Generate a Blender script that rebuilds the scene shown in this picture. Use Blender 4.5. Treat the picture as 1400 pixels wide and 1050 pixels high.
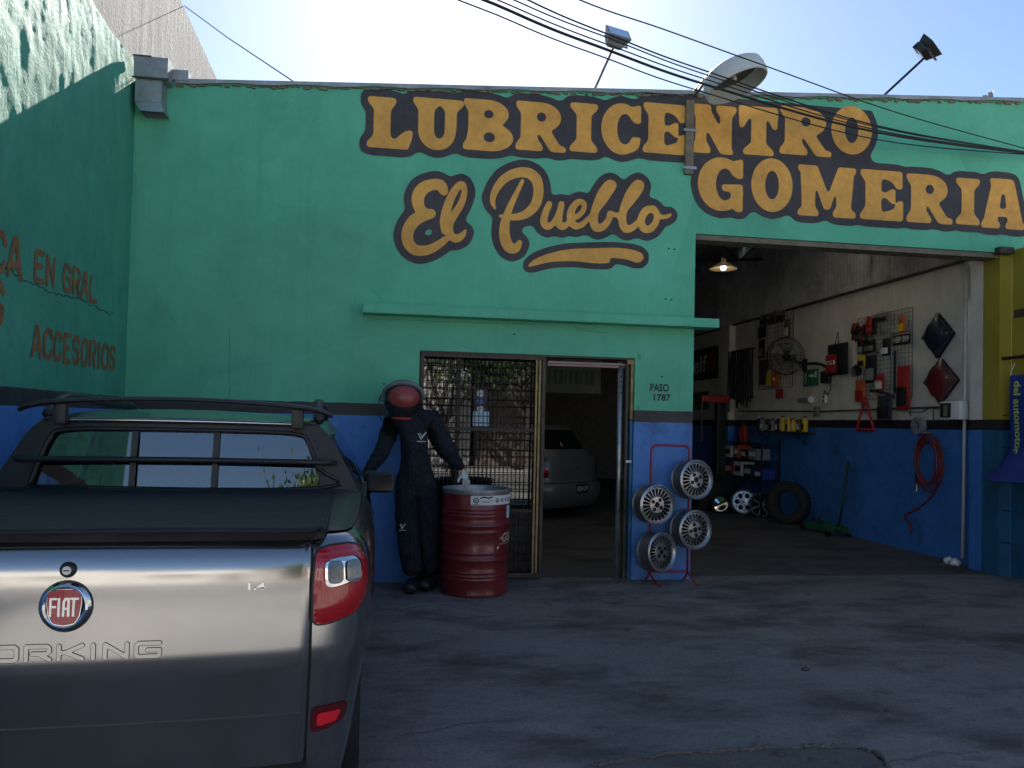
import bpy, bmesh, math, random
import numpy as np
from mathutils import Vector, Matrix, Euler
random.seed(7); np.random.seed(7)
PI = math.pi
R_ = math.radians
for o in list(bpy.data.objects): bpy.data.objects.remove(o, do_unlink=True)
scene = bpy.context.scene
COL = scene.collection

# ------------------------------------------------------------------ camera
F = 1050.0                                   # focal length in photo pixels (1400 wide)
YAW, PITCH, ROLL, SHIFT = R_(8.66), R_(1.5), .0228, 25.5
CAM = np.array([0, -6.96, 1.44])
_fw = np.array([math.sin(YAW)*math.cos(PITCH), math.cos(YAW)*math.cos(PITCH), math.sin(PITCH)])
_r0 = np.array([math.cos(YAW), -math.sin(YAW), 0]); _u0 = np.cross(_r0, _fw)
_R = _r0*math.cos(ROLL)+_u0*math.sin(ROLL); _U = -_r0*math.sin(ROLL)+_u0*math.cos(ROLL)
cd = bpy.data.cameras.new('camera'); cam = bpy.data.objects.new('camera', cd); COL.objects.link(cam)
cd.sensor_width = 36; cd.lens = 36*F/1400; cd.shift_y = SHIFT/1400; cd.clip_start = .05; cd.clip_end = 800
cam.matrix_world = Matrix(((_R[0], _U[0], -_fw[0], CAM[0]), (_R[1], _U[1], -_fw[1], CAM[1]), (_R[2], _U[2], -_fw[2], CAM[2]), (0, 0, 0, 1)))
scene.camera = cam
def on(x, y, ax, val):                       # photo pixel -> point on an axis plane
    r = _fw+_R*(x-700)/F-_U*(y-525-SHIFT)/F
    return CAM+r*((val-CAM[ax])/r[ax])
def fac(x, y, Y=0.): return on(x, y, 1, Y)
def gnd(x, y, z=0.): return on(x, y, 2, z)
def rwall(x, y, X=6.2): return on(x, y, 0, X)

# ------------------------------------------------------------------ light
SUN_A, SUN_B = .080, .678                    # direction to the sun (a, 1, b): behind the workshop, high
sdir = Vector((SUN_A, 1, SUN_B)).normalized()
w = bpy.data.worlds.new('World'); scene.world = w; w.use_nodes = True
nt = w.node_tree
sky = nt.nodes.new('ShaderNodeTexSky'); sky.sky_type = 'NISHITA'; sky.sun_disc = False
sky.sun_elevation = math.asin(sdir.z); sky.sun_rotation = math.atan2(sdir.x, sdir.y)
sky.air_density = 1.0; sky.dust_density = .45; sky.ozone_density = 3.5; sky.altitude = 20
bg = nt.nodes['Background']; bg.inputs['Strength'].default_value = .070
nt.links.new(sky.outputs[0], bg.inputs[0])
sl = bpy.data.lights.new('sun', 'SUN'); sl.energy = 5.0; sl.angle = R_(.53); sl.color = (1, .95, .87)
sun = bpy.data.objects.new('sun', sl); COL.objects.link(sun); sun.location = sdir*60
sun.rotation_euler = sdir.to_track_quat('Z', 'Y').to_euler()
scene.view_settings.view_transform = 'Standard'; scene.view_settings.look = 'None'
scene.view_settings.gamma = 1; scene.view_settings.use_curve_mapping = False
scene.view_settings.exposure = 1.28

# ------------------------------------------------------------------ mesh helpers
class MB:
    def __init__(s): s.v = []; s.f = []; s.m = []
    def add(s, vs, fs, mi=0):
        n = len(s.v); s.v += [tuple(map(float, v)) for v in vs]
        s.f += [tuple(i+n for i in f) for f in fs]; s.m += [mi]*len(fs); return s
    def box(s, c, d, rot=None, mi=0):
        x, y, z = (k/2 for k in d)
        vs = [Vector((a*x, b*y, g*z)) for a in (-1, 1) for b in (-1, 1) for g in (-1, 1)]
        if rot is not None:
            q = Euler(rot).to_matrix(); vs = [q @ v for v in vs]
        c = Vector(c)
        return s.add([v+c for v in vs], [(0, 1, 3, 2), (4, 6, 7, 5), (0, 4, 5, 1), (2, 3, 7, 6), (0, 2, 6, 4), (1, 5, 7, 3)], mi)
    def b2(s, a, b, mi=0):
        return s.box([(p+q)/2 for p, q in zip(a, b)], [abs(q-p) for p, q in zip(a, b)], None, mi)
    def rbox(s, c, d, r=.01, rot=None, mi=0):        # box with bevelled edges (octagonal sections)
        bm = bmesh.new(); bmesh.ops.create_cube(bm, size=1)
        for v in bm.verts: v.co = Vector((v.co.x*d[0], v.co.y*d[1], v.co.z*d[2]))
        bmesh.ops.bevel(bm, geom=list(bm.edges), offset=min(r, min(d)*.45), segments=2, affect='EDGES', profile=.6)
        q = Euler(rot).to_matrix() if rot is not None else Matrix.Identity(3); c = Vector(c)
        bm.verts.index_update()
        s.add([q @ v.co+c for v in bm.verts], [[v.index for v in f.verts] for f in bm.faces], mi); bm.free(); return s
    def cyl(s, a, b, r, n=12, r2=None, cap=True, mi=0):
        a, b = Vector(a), Vector(b); d = (b-a)
        q = d.to_track_quat('Z', 'Y').to_matrix(); r2 = r if r2 is None else r2
        vs = []
        for p, rr in ((a, r), (b, r2)):
            vs += [p+q @ Vector((rr*math.cos(2*PI*i/n), rr*math.sin(2*PI*i/n), 0)) for i in range(n)]
        fs = [(i, (i+1) % n, n+(i+1) % n, n+i) for i in range(n)]
        if cap: fs += [tuple(range(n-1, -1, -1)), tuple(range(n, 2*n))]
        return s.add(vs, fs, mi)
    def tube(s, pts, r, n=8, cap=True, closed=False, mi=0):
        pts = [Vector(p) for p in pts]; m = len(pts); vs = []; up = None
        rs = r if hasattr(r, '__len__') else [r]*m
        for i, p in enumerate(pts):
            t = (pts[(i+1) % m]-pts[i-1]) if closed else (pts[min(i+1, m-1)]-pts[max(i-1, 0)])
            t.normalize()
            if up is None: up = Vector((0, 0, 1)) if abs(t.z) < .9 else Vector((1, 0, 0))
            e1 = up-t*up.dot(t)
            if e1.length < 1e-5: e1 = t.orthogonal()
            e1.normalize(); e2 = t.cross(e1); up = e1
            vs += [p+e1*rs[i]*math.cos(2*PI*k/n)+e2*rs[i]*math.sin(2*PI*k/n) for k in range(n)]
        fs = []
        for i in range(m if closed else m-1):
            j = (i+1) % m
            fs += [(i*n+k, i*n+(k+1) % n, j*n+(k+1) % n, j*n+k) for k in range(n)]
        if cap and not closed: fs += [tuple(range(n-1, -1, -1)), tuple(range((m-1)*n, m*n))]
        return s.add(vs, fs, mi)
    def lathe(s, prof, n=32, mat=None, a0=0, a1=2*PI, mi=0):   # prof [(r, z)] about local z, mat places it
        full = abs(a1-a0-2*PI) < 1e-6; k = n if full else n+1; mat = mat or Matrix.Identity(4); vs = []
        for r, z in prof:
            for i in range(k):
                a = a0+(a1-a0)*i/n; vs.append(mat @ Vector((r*math.cos(a), r*math.sin(a), z)))
        fs = []
        for j in range(len(prof)-1):
            for i in range(k if full else k-1):
                i2 = (i+1) % k; fs.append((j*k+i, j*k+i2, (j+1)*k+i2, (j+1)*k+i))
        return s.add(vs, fs, mi)
    def prism(s, poly, d, mat=None, mi=0):           # poly in local xy, extruded from z=0 to z=d
        mat = mat or Matrix.Identity(4); n = len(poly)
        vs = [mat @ Vector((x, y, 0)) for x, y in poly]+[mat @ Vector((x, y, d)) for x, y in poly]
        return s.add(vs, [tuple(range(n-1, -1, -1)), tuple(range(n, 2*n))]+[(i, (i+1) % n, n+(i+1) % n, n+i) for i in range(n)], mi)
    def grid(s, fn, nu, nv, keep=None, mi=0, flip=False):
        vs = [fn(i/nu, j/nv) for j in range(nv+1) for i in range(nu+1)]; fs = []
        for j in range(nv):
            for i in range(nu):
                if keep and not keep((i+.5)/nu, (j+.5)/nv): continue
                a = j*(nu+1)+i; q = (a, a+1, a+nu+2, a+nu+1); fs.append(q[::-1] if flip else q)
        return s.add(vs, fs, mi)
    def mesh(s, name, mats, smooth=False, sharp=None, fix=True):
        me = bpy.data.meshes.new(name); me.from_pydata(s.v, [], s.f)
        for m in (mats if isinstance(mats, (list, tuple)) else [mats]): me.materials.append(m)
        if any(s.m): me.polygons.foreach_set('material_index', s.m)
        if fix:
            bm = bmesh.new(); bm.from_mesh(me); bmesh.ops.recalc_face_normals(bm, faces=bm.faces); bm.to_mesh(me); bm.free()
        if smooth:
            me.polygons.foreach_set('use_smooth', [True]*len(me.polygons))
            if sharp: me.set_sharp_from_angle(angle=R_(sharp))
        me.update(); return me
    def build(s, name, mats, parent=None, smooth=False, sharp=None, loc=None, rot=None, fix=True):
        return link(name, s.mesh(name, mats, smooth, sharp, fix), parent, loc, rot)
def link(name, me, parent=None, loc=None, rot=None):
    o = bpy.data.objects.new(name, me); COL.objects.link(o)
    if parent is not None: o.parent = parent
    if loc is not None: o.location = loc
    if rot is not None: o.rotation_euler = rot
    return o
def tag(o, label=None, cat=None, group=None, kind=None):
    if label: o['label'] = label
    if cat: o['category'] = cat
    if group: o['group'] = group
    if kind: o['kind'] = kind
    return o
def thing(name, label, cat, loc=(0, 0, 0), rot=(0, 0, 0), group=None):
    o = bpy.data.objects.new(name, None); COL.objects.link(o); o.location = loc; o.rotation_euler = rot
    o.empty_display_size = .1
    return tag(o, label, cat, group)
def copy_tree(o, parent=None):
    c = o.copy(); COL.objects.link(c); c.parent = parent
    for ch in list(o.children): copy_tree(ch, c)
    return c
def arc(c, r, a0, a1, n, ax='xz'):
    out = []
    for i in range(n+1):
        a = a0+(a1-a0)*i/n; u, v = r*math.cos(a), r*math.sin(a)
        out.append({'xz': (c[0]+u, c[1], c[2]+v), 'xy': (c[0]+u, c[1]+v, c[2]), 'yz': (c[0], c[1]+u, c[2]+v)}[ax])
    return out
def smooth_path(pts, k=6):                       # Catmull-Rom
    pts = [np.array(p, float) for p in pts]; P = [2*pts[0]-pts[1]]+pts+[2*pts[-1]-pts[-2]]; out = []
    for i in range(1, len(P)-2):
        p0, p1, p2, p3 = P[i-1:i+3]
        for j in range(k):
            t = j/k; out.append(.5*((2*p1)+(-p0+p2)*t+(2*p0-5*p1+4*p2-p3)*t*t+(-p0+3*p1-3*p2+p3)*t**3))
    out.append(pts[-1]); return [tuple(p) for p in out]

# ------------------------------------------------------------------ flat shapes from ink masks (letters, lenses, decals)
class Ink:
    def __init__(s, x0, y0, x1, y1, cell):
        s.x0, s.y0, s.c = x0, y0, cell; s.nx = int((x1-x0)/cell)+2; s.ny = int((y1-y0)/cell)+2
        s.X, s.Y = np.meshgrid(x0+np.arange(s.nx)*cell, y0+np.arange(s.ny)*cell); s.m = np.zeros_like(s.X)
    def _put(s, d, add):
        c = np.clip(.5-d/s.c, 0, 1); s.m = np.maximum(s.m, c) if add else np.minimum(s.m, 1-c); return s
    def poly(s, pts, add=True):
        d = np.full(s.X.shape, 1e9); ins = np.zeros(s.X.shape, bool); n = len(pts)
        for i in range(n):
            (ax, ay), (bx, by) = pts[i], pts[(i+1) % n]; ex, ey = bx-ax, by-ay; L = ex*ex+ey*ey+1e-12
            t = np.clip(((s.X-ax)*ex+(s.Y-ay)*ey)/L, 0, 1); d = np.minimum(d, np.hypot(s.X-ax-t*ex, s.Y-ay-t*ey))
            if by != ay: ins ^= ((ay > s.Y) != (by > s.Y)) & (s.X < (bx-ax)*(s.Y-ay)/(by-ay)+ax)
        return s._put(np.where(ins, -d, d), add)
    def rect(s, a, b, c, d, add=True): return s.poly([(a, b), (c, b), (c, d), (a, d)], add)
    def ell(s, cx, cy, rx, ry, add=True):
        k = np.hypot((s.X-cx)/rx, (s.Y-cy)/ry); return s._put((k-1)*min(rx, ry), add)
    def stroke(s, pts, w, add=True):
        ws = w if hasattr(w, '__len__') else [w]*len(pts); d = np.full(s.X.shape, 1e9)
        for i in range(len(pts)-1):
            (ax, ay), (bx, by) = pts[i], pts[i+1]; ex, ey = bx-ax, by-ay; L = ex*ex+ey*ey+1e-12
            t = np.clip(((s.X-ax)*ex+(s.Y-ay)*ey)/L, 0, 1)
            d = np.minimum(d, np.hypot(s.X-ax-t*ex, s.Y-ay-t*ey)-(ws[i]+(ws[i+1]-ws[i])*t)/2)
        return s._put(d, add)
    def blur(s, sig):
        k = int(sig*3)+1; g = np.exp(-.5*(np.arange(-k, k+1)/sig)**2); g /= g.sum()
        a = np.pad(s.m, k); a = sum(g[i]*a[:, i:i+s.nx] for i in range(2*k+1)); s.m = sum(g[i]*a[i:i+s.ny] for i in range(2*k+1)); return s
    def grown(s, r):
        q = Ink.__new__(Ink); q.__dict__.update(s.__dict__); k = int(abs(r)/s.c)+1; a = np.pad(s.m if r > 0 else 1-s.m, k); out = np.zeros_like(s.m)
        for dy in range(-k, k+1):
            for dx in range(-k, k+1):
                if math.hypot(dx, dy)*s.c <= abs(r): out = np.maximum(out, a[k+dy:k+dy+s.ny, k+dx:k+dx+s.nx])
        q.m = out if r > 0 else 1-out; return q
    def mesh_into(s, mb, fn, maxrun=400, mi=0):
        m = s.m; V = {}; vs = []; fs = []
        def vert(key, x, y):
            if key not in V: V[key] = len(vs); vs.append(fn(s.x0+x*s.c, s.y0+y*s.c))
            return V[key]
        I = m > .5
        for j in range(s.ny-1):
            row = I[j].astype(int)[:-1]+I[j][1:]+I[j+1][:-1]+I[j+1][1:]
            i = 0; idx = np.nonzero(row)[0]
            if not len(idx): continue
            i = idx[0]; last = idx[-1]
            while i <= last:
                if row[i] == 0: i += 1; continue
                if row[i] == 4:
                    e = i
                    while e+1 <= last and row[e+1] == 4 and e+1-i < maxrun: e += 1
                    fs.append((vert((i, j), i, j), vert((e+1, j), e+1, j), vert((e+1, j+1), e+1, j+1), vert((i, j+1), i, j+1))); i = e+1; continue
                P = []; cs = ((i, j), (i+1, j), (i+1, j+1), (i, j+1))
                for k in range(4):
                    a, b = cs[k], cs[(k+1) % 4]; va, vb = m[a[1], a[0]], m[b[1], b[0]]
                    if va > .5: P.append(vert(a, *a))
                    if (va > .5) != (vb > .5):
                        t = (.5-va)/(vb-va); P.append(vert(('e',)+min(a, b)+max(a, b), a[0]+(b[0]-a[0])*t, a[1]+(b[1]-a[1])*t))
                if len(P) > 2: fs.append(tuple(P))
                i += 1
        mb.add(vs, fs, mi); return mb
    def build(s, name, fn, mat, parent=None, maxrun=400, smooth=False):
        mb = MB(); s.mesh_into(mb, fn, maxrun); return mb.build(name, mat, parent, smooth, fix=False)
def text_mesh(body, size=1., offset=0., spacing=1., align='CENTER'):     # built-in font, flat, in xy
    cu = bpy.data.curves.new('t', 'FONT'); cu.body = body; cu.size = size; cu.offset = offset; cu.space_character = spacing
    cu.align_x = align; cu.align_y = 'CENTER'; cu.resolution_u = 3
    ob = bpy.data.objects.new('t', cu); COL.objects.link(ob)
    bpy.context.view_layer.update(); dg = bpy.context.evaluated_depsgraph_get()
    me = bpy.data.meshes.new_from_object(ob.evaluated_get(dg)); bpy.data.objects.remove(ob); return me
def text(name, body, mat, fn, size=1., parent=None, offset=0., spacing=1., w=None, h=None, align='CENTER'):
    me = text_mesh(body, size, offset, spacing, align); co = [v.co.copy() for v in me.vertices]
    if w or h:
        xs = [c.x for c in co]; ys = [c.y for c in co]; x0, x1, y0, y1 = min(xs), max(xs), min(ys), max(ys)
        sx = w/(x1-x0) if w else h/(y1-y0); sy = h/(y1-y0) if h else sx
        co = [Vector(((c.x-(x0+x1)/2)*sx, (c.y-(y0+y1)/2)*sy, 0)) for c in co]
    for v, c in zip(me.vertices, co): v.co = Vector(fn(c.x, c.y))
    me.materials.clear(); me.materials.append(mat); me.name = name
    return link(name, me, parent)

# ------------------------------------------------------------------ materials
class NT:
    def __init__(s, name):
        s.m = bpy.data.materials.new(name); s.m.use_nodes = True; s.t = s.m.node_tree; s.p = s.t.nodes['Principled BSDF']; s.out = s.t.nodes['Material Output']
    def n(s, typ, props=None, **ins):
        nd = s.t.nodes.new('ShaderNode'+typ)
        for k, v in (props or {}).items(): setattr(nd, k, v)
        for k, v in ins.items():
            key = int(k[1:]) if k[0] == '_' and k[1:].isdigit() else k.replace('_', ' ')
            s.set(nd.inputs[key], v)
        return nd
    def set(s, sock, v):
        if isinstance(v, bpy.types.NodeSocket): s.t.links.new(v, sock)
        elif isinstance(v, (tuple, list)) and len(v) == 3 and sock.type == 'RGBA': sock.default_value = (*v, 1)
        else: sock.default_value = v
    def P(s, **ins):
        for k, v in ins.items(): s.set(s.p.inputs[k.replace('_', ' ')], v)
        return s
    def pos(s): return s.n('NewGeometry').outputs['Position']
    def obj(s): return s.n('TexCoord').outputs['Object']
    def noise(s, vec, scale, detail=4, rough=.55, dist=0.): return s.n('TexNoise', None, Vector=vec, Scale=scale, Detail=detail, Roughness=rough, Distortion=dist).outputs[0]
    def ramp(s, fac, a, b, ca=(0, 0, 0), cb=(1, 1, 1)):
        nd = s.n('ValToRGB', None, Fac=fac); e = nd.color_ramp.elements; e[0].position, e[1].position = a, b; e[0].color = (*ca, 1); e[1].color = (*cb, 1); return nd.outputs[0]
    def mix(s, fac, a, b, mode='MIX'):
        nd = s.n('Mix', {'data_type': 'RGBA', 'blend_type': mode}); s.set(nd.inputs[0], fac); s.set(nd.inputs[6], a); s.set(nd.inputs[7], b); return nd.outputs[2]
    def math(s, op, a, b=0., c=None):
        nd = s.n('Math', {'operation': op}, _0=a, _1=b)
        if c is not None: s.set(nd.inputs[2], c)
        return nd.outputs[0]
    def vmul(s, vec, v): return s.n('VectorMath', {'operation': 'MULTIPLY'}, _0=vec, _1=v).outputs[0]
    def bump(s, h, strength=.3, dist=.01, normal=None):
        nd = s.n('Bump', None, Height=h, Strength=strength, Distance=dist)
        if normal is not None: s.set(nd.inputs['Normal'], normal)
        return nd.outputs[0]
def mk(name, col, rough=.6, metal=0., var=.18, vs=4., bump=.0, bs=60., bd=.004, spec=.5, coat=0., dirt=0., world=False, rvar=.12):
    t = NT(name); v = t.pos() if world else t.obj()
    n1 = t.noise(v, vs, 5, .6); n2 = t.noise(v, vs*6.3, 3, .6)
    f = t.math('ADD', t.math('MULTIPLY', n1, .65), t.math('MULTIPLY', n2, .35))
    lo = tuple(max(0, c*(1-var*1.6)) for c in col); hi = tuple(min(1, c*(1+var*1.6)) for c in col)
    c = t.ramp(f, .3, .7, lo, hi)
    if dirt: c = t.mix(t.math('MULTIPLY', t.ramp(t.noise(v, vs*1.7, 6, .7), .5, .72), dirt), c, (.05, .043, .035))
    t.P(Base_Color=c, Roughness=t.math('MULTIPLY_ADD', n2, rvar*2, max(.02, rough-rvar)), Metallic=metal, Specular_IOR_Level=spec, Coat_Weight=coat, Coat_Roughness=.06)
    if bump: t.P(Normal=t.bump(t.noise(v, bs, 4, .6), bump, bd))
    return t.m
def emit(name, col, st):
    t = NT(name); t.P(Base_Color=col, Emission_Color=(*col, 1) if False else col, Emission_Strength=st); return t.m
# wall paint: blue dado, dark band, green above (paint heights as on the building)
def wall_paint(name, upper, rough_plaster=False, lower=(.10, .255, .62), band=(.055, .05, .046), yellow=None, zb=(1.475, 1.585), inside=None):
    t = NT(name); P = t.pos(); sx = t.n('SeparateXYZ', None, Vector=P).outputs; z = sx[2]
    big = t.noise(P, .9, 5, .62); mid = t.noise(P, 4.5, 6, .65); fine = t.noise(P, 38, 4, .6)
    zz = t.math('ADD', z, t.math('MULTIPLY', t.math('SUBTRACT', t.noise(P, 9, 2), .5), .012))
    mott = t.math('ADD', t.math('MULTIPLY', big, .6), t.math('MULTIPLY', mid, .4))
    up = t.ramp(mott, .34, .68, tuple(c*.70 for c in upper), tuple(min(1, c*1.13) for c in upper))
    # roller patches, worn paint, streaks below the coping
    patch = t.ramp(t.n('TexVoronoi', None, Vector=t.vmul(P, (1.1, 1.1, .8)), Scale=1.0, Randomness=1.).outputs['Color'], .2, .8)
    up = t.mix(.20, up, t.mix(patch, tuple(c*.7 for c in upper), tuple(min(1, c*1.25) for c in upper)))
    strk = t.ramp(t.noise(t.vmul(P, (7, 7, .5)), 1., 5, .7), .56, .78)
    up = t.mix(t.math('MULTIPLY', strk, .22), up, (.03, .06, .05))
    roll = t.ramp(t.noise(t.vmul(P, (9, 9, 1.2)), 1., 4, .6), .40, .66); up = t.mix(t.math('MULTIPLY', roll, .13), up, tuple(c*.72 for c in upper))
    drip = t.ramp(t.noise(t.vmul(P, (26, 26, .7)), 1., 3, .6), .66, .74); up = t.mix(t.math('MULTIPLY', drip, t.math('MULTIPLY', t.ramp(t.noise(P, .8, 2), .5, .6), .35)), up, (.03, .075, .06))
    fade = t.ramp(t.noise(t.vmul(P, (.7, .7, 1.1)), 1.6, 8, .74), .46, .74); up = t.mix(t.math('MULTIPLY', fade, .16), up, tuple(min(1, c*.75+.16) for c in upper))
    spots = t.ramp(t.noise(P, 14, 3, .8), .70, .76)
    up = t.mix(t.math('MULTIPLY', spots, t.math('MULTIPLY', t.ramp(t.noise(P, 1.3, 2), .5, .62), .55)), up, (.02, .035, .03))
    lo = t.ramp(mott, .32, .7, tuple(c*.72 for c in lower), tuple(min(1, c*1.22) for c in lower))
    lo = t.mix(t.math('MULTIPLY', t.ramp(fine, .58, .75), .35), lo, tuple(min(1, c*1.8+.03) for c in lower))
    scuff = t.ramp(t.noise(P, 2.4, 6, .7), .52, .7)
    lo = t.mix(t.math('MULTIPLY', scuff, .55), lo, (.03, .04, .06))
    bd = t.ramp(mid, .3, .7, tuple(c*.7 for c in band), tuple(c*1.4 for c in band))
    if yellow: pass
    c = t.mix(t.math('GREATER_THAN', zz, zb[0]), lo, bd); c = t.mix(t.math('GREATER_THAN', zz, zb[1]), c, up)
    if rough_plaster:
        v = t.vmul(P, (1, 1, .45)); h = t.math('ADD', t.math('MULTIPLY', t.noise(v, 9, 6, .62, .6), .7), t.math('MULTIPLY', t.noise(P, 45, 5, .65), .35))
        nb = t.bump(h, .8, .012)
    else:
        h = t.math('ADD', t.math('MULTIPLY', t.noise(P, 6, 4, .5), .5), t.math('MULTIPLY', t.noise(P, 70, 4, .65), .3)); nb = t.bump(h, .42, .012)
    t.P(Base_Color=c, Roughness=t.math('MULTIPLY_ADD', fine, .25, .48), Specular_IOR_Level=.35, Normal=nb)
    return t.m
GREEN = (.130, .535, .335)
m_facade = wall_paint('facade_paint', GREEN)
m_leftwall = wall_paint('side_plaster_paint', (.085, .38, .26), True)
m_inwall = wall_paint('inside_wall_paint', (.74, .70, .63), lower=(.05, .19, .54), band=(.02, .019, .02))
m_yellow = wall_paint('yellow_wall_paint', (.36, .29, .03), lower=(.02, .11, .22), band=(.02, .019, .02))
def grey_plaster():
    t = NT('grey_plaster'); P = t.pos(); v = t.vmul(P, (1, 1, .25)); n = t.noise(v, 3, 6, .65); f = t.noise(P, 26, 5, .6)
    c = t.ramp(t.math('ADD', t.math('MULTIPLY', n, .7), t.math('MULTIPLY', f, .3)), .3, .7, (.20, .18, .165), (.42, .385, .36))
    t.P(Base_Color=c, Roughness=.85, Normal=t.bump(t.math('ADD', n, t.math('MULTIPLY', f, .5)), .7, .02)); return t.m
m_greywall = grey_plaster()
def concrete(name, a, b, wet=.0, crack=True, stain=.8):
    t = NT(name); P = t.pos(); n1 = t.noise(P, .55, 6, .62, .4); n2 = t.noise(P, 3.2, 6, .65); n3 = t.noise(P, 45, 4, .7); n4 = t.noise(P, 160, 2, .5)
    f = t.math('ADD', t.math('MULTIPLY', n1, .5), t.math('ADD', t.math('MULTIPLY', n2, .32), t.math('MULTIPLY', n3, .18)))
    c = t.ramp(f, .33, .66, a, b)
    grit = t.ramp(t.n('TexVoronoi', None, Vector=P, Scale=95.).outputs['Color'], .15, .85); c = t.mix(.16, c, t.mix(grit, tuple(k*.45 for k in a), tuple(min(1, k*1.7) for k in b)))
    smud = t.ramp(t.noise(t.vmul(P, (.35, 2.2, 1)), 1.9, 6, .7, .2), .52, .70); c = t.mix(t.math('MULTIPLY', smud, .30), c, tuple(k*.55 for k in a))
    st = t.ramp(t.noise(t.vmul(P, (.8, 1.5, 1)), 1.1, 7, .72, .15), .47, .63)
    c = t.mix(t.math('MULTIPLY', st, stain), c, tuple(k*.42 for k in a))
    oil = t.ramp(t.noise(t.vmul(P, (1, 1.3, 1)), 3.1, 5, .65, .1), .63, .74); c = t.mix(t.math('MULTIPLY', oil, .6), c, (.018, .017, .017))
    pale = t.ramp(t.noise(P, 2.1, 7, .75), .60, .74); c = t.mix(t.math('MULTIPLY', pale, .35), c, tuple(min(1, k*1.5) for k in b))
    hgt = t.math('ADD', t.math('MULTIPLY', n3, .6), t.math('MULTIPLY', n2, .8)); hgt = t.math('ADD', hgt, t.math('MULTIPLY', n4, .3))
    if crack:
        dv = t.n('VectorMath', {'operation': 'ADD'}, _0=P, _1=t.vmul(t.n('TexNoise', None, Vector=P, Scale=2.2, Detail=5).outputs[1], (.6, .6, .6))).outputs[0]
        vo = t.n('TexVoronoi', {'feature': 'DISTANCE_TO_EDGE'}, Vector=dv, Scale=.42).outputs[0]
        cr = t.ramp(vo, .003, .010, (1, 1, 1), (0, 0, 0)); cr = t.math('MULTIPLY', cr, t.ramp(t.noise(P, .6, 2), .48, .56))
        c = t.mix(t.math('MULTIPLY', cr, .18), c, (.02, .012, .012)); hgt = t.math('SUBTRACT', hgt, t.math('MULTIPLY', cr, 1.2))
    t.P(Base_Color=c, Roughness=t.math('MULTIPLY_ADD', n2, .35, .55-wet), Specular_IOR_Level=.4, Normal=t.bump(hgt, .5, .012)); return t.m
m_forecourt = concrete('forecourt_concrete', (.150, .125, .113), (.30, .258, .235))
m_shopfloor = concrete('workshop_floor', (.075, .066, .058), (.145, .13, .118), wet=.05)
m_patch = concrete('patched_concrete', (.09, .077, .07), (.18, .155, .142))
m_asphalt = concrete('street_concrete', (.27, .26, .245), (.40, .385, .36), crack=False, stain=.3)
m_pave = concrete('street_pavement', (.42, .40, .36), (.60, .57, .52), crack=False, stain=.4)
m_orange = mk('orange_sign_paint', (.86, .385, .07), .6, var=.20, vs=2.5, bump=.15, bs=60, world=True)
m_black_sign = mk('dark_sign_paint', (.050, .038, .040), .55, var=.35, vs=2.5, bump=.15, bs=60, world=True)
m_rust_letter = mk('rusty_orange_paint', (.29, .125, .05), .7, var=.3, vs=9, dirt=.35, world=True)
m_black = mk('black_plastic', (.018, .018, .02), .45, var=.2, vs=8, bump=.08, bs=220)
m_blackm = mk('black_metal', (.022, .021, .02), .42, .3, var=.3, vs=6, dirt=.3)
m_brownm = mk('rusty_brown_metal', (.075, .055, .042), .6, .3, var=.35, vs=9, bump=.2, dirt=.3)
m_yellowm = mk('worn_ochre_metal', (.34, .24, .09), .6, .1, var=.3, vs=11, dirt=.5)
m_galv = mk('galvanised_metal', (.42, .43, .44), .42, .75, var=.22, vs=7, dirt=.25)
m_zinc = mk('grey_zinc_sheet', (.36, .36, .36), .5, .5, var=.2, vs=3, dirt=.3, world=True)
m_white = mk('white_plastic', (.74, .72, .68), .45, var=.08, vs=5, dirt=.2)
m_greenfix = mk('green_painted_metal', (.10, .38, .26), .55, var=.2, vs=8, dirt=.3)
m_red = mk('red_enamel', (.36, .018, .02), .35, var=.2, vs=7, dirt=.3)
m_redbright = mk('bright_red_plastic', (.42, .03, .028), .4, var=.15, vs=7)
m_orangeb = mk('orange_plastic', (.52, .12, .04), .4, var=.15)
m_yel = mk('yellow_plastic', (.72, .50, .03), .4, var=.15)
def cloth():
    t = NT('navy_fabric'); v = t.obj(); n = t.noise(v, 5, 5, .65); fold = t.noise(t.vmul(v, (1.6, 1.6, .55)), 13, 3, .55, 1.6); weave = t.noise(v, 260, 2)
    c = t.mix(t.math('MULTIPLY', t.ramp(t.noise(v, 9, 6, .7), .52, .7), .5), t.ramp(n, .3, .7, (.014, .016, .023), (.030, .034, .045)), (.05, .045, .04))
    t.P(Base_Color=c, Roughness=.88, Specular_IOR_Level=.25, Normal=t.bump(t.math('ADD', fold, t.math('MULTIPLY', weave, .05)), .9, .05)); return t.m
m_navy = cloth()
m_blueb = mk('blue_banner_cloth', (.012, .035, .24), .6, var=.2, vs=5)
m_rubber = mk('tyre_rubber', (.016, .016, .016), .75, var=.25, vs=10, bump=.2, bs=120)
m_alloy = mk('silver_alloy', (.46, .465, .475), .33, .9, var=.12, vs=9, dirt=.2)
m_alloyd = mk('dull_alloy_barrel', (.17, .175, .185), .45, .6, var=.2, vs=7, dirt=.35)
m_chrome = mk('chrome', (.78, .79, .80), .10, 1., var=.04, rvar=.04)
m_dark = mk('dark_void', (.008, .008, .009), .8, var=.1)
m_paper = mk('white_paper', (.72, .72, .70), .6, var=.06)
m_paperb = mk('pale_blue_paper', (.50, .68, .78), .6, var=.06)
m_greensign = mk('green_sign_board', (.02, .14, .10), .5, var=.1)
m_tan = mk('tan_timber', (.20, .165, .115), .75, var=.3, vs=7, bump=.3, dirt=.3, world=True)
m_wire = mk('cable_black', (.012, .012, .013), .6)
m_greenjack = mk('green_enamel', (.02, .14, .06), .45, var=.25, dirt=.4)
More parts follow.
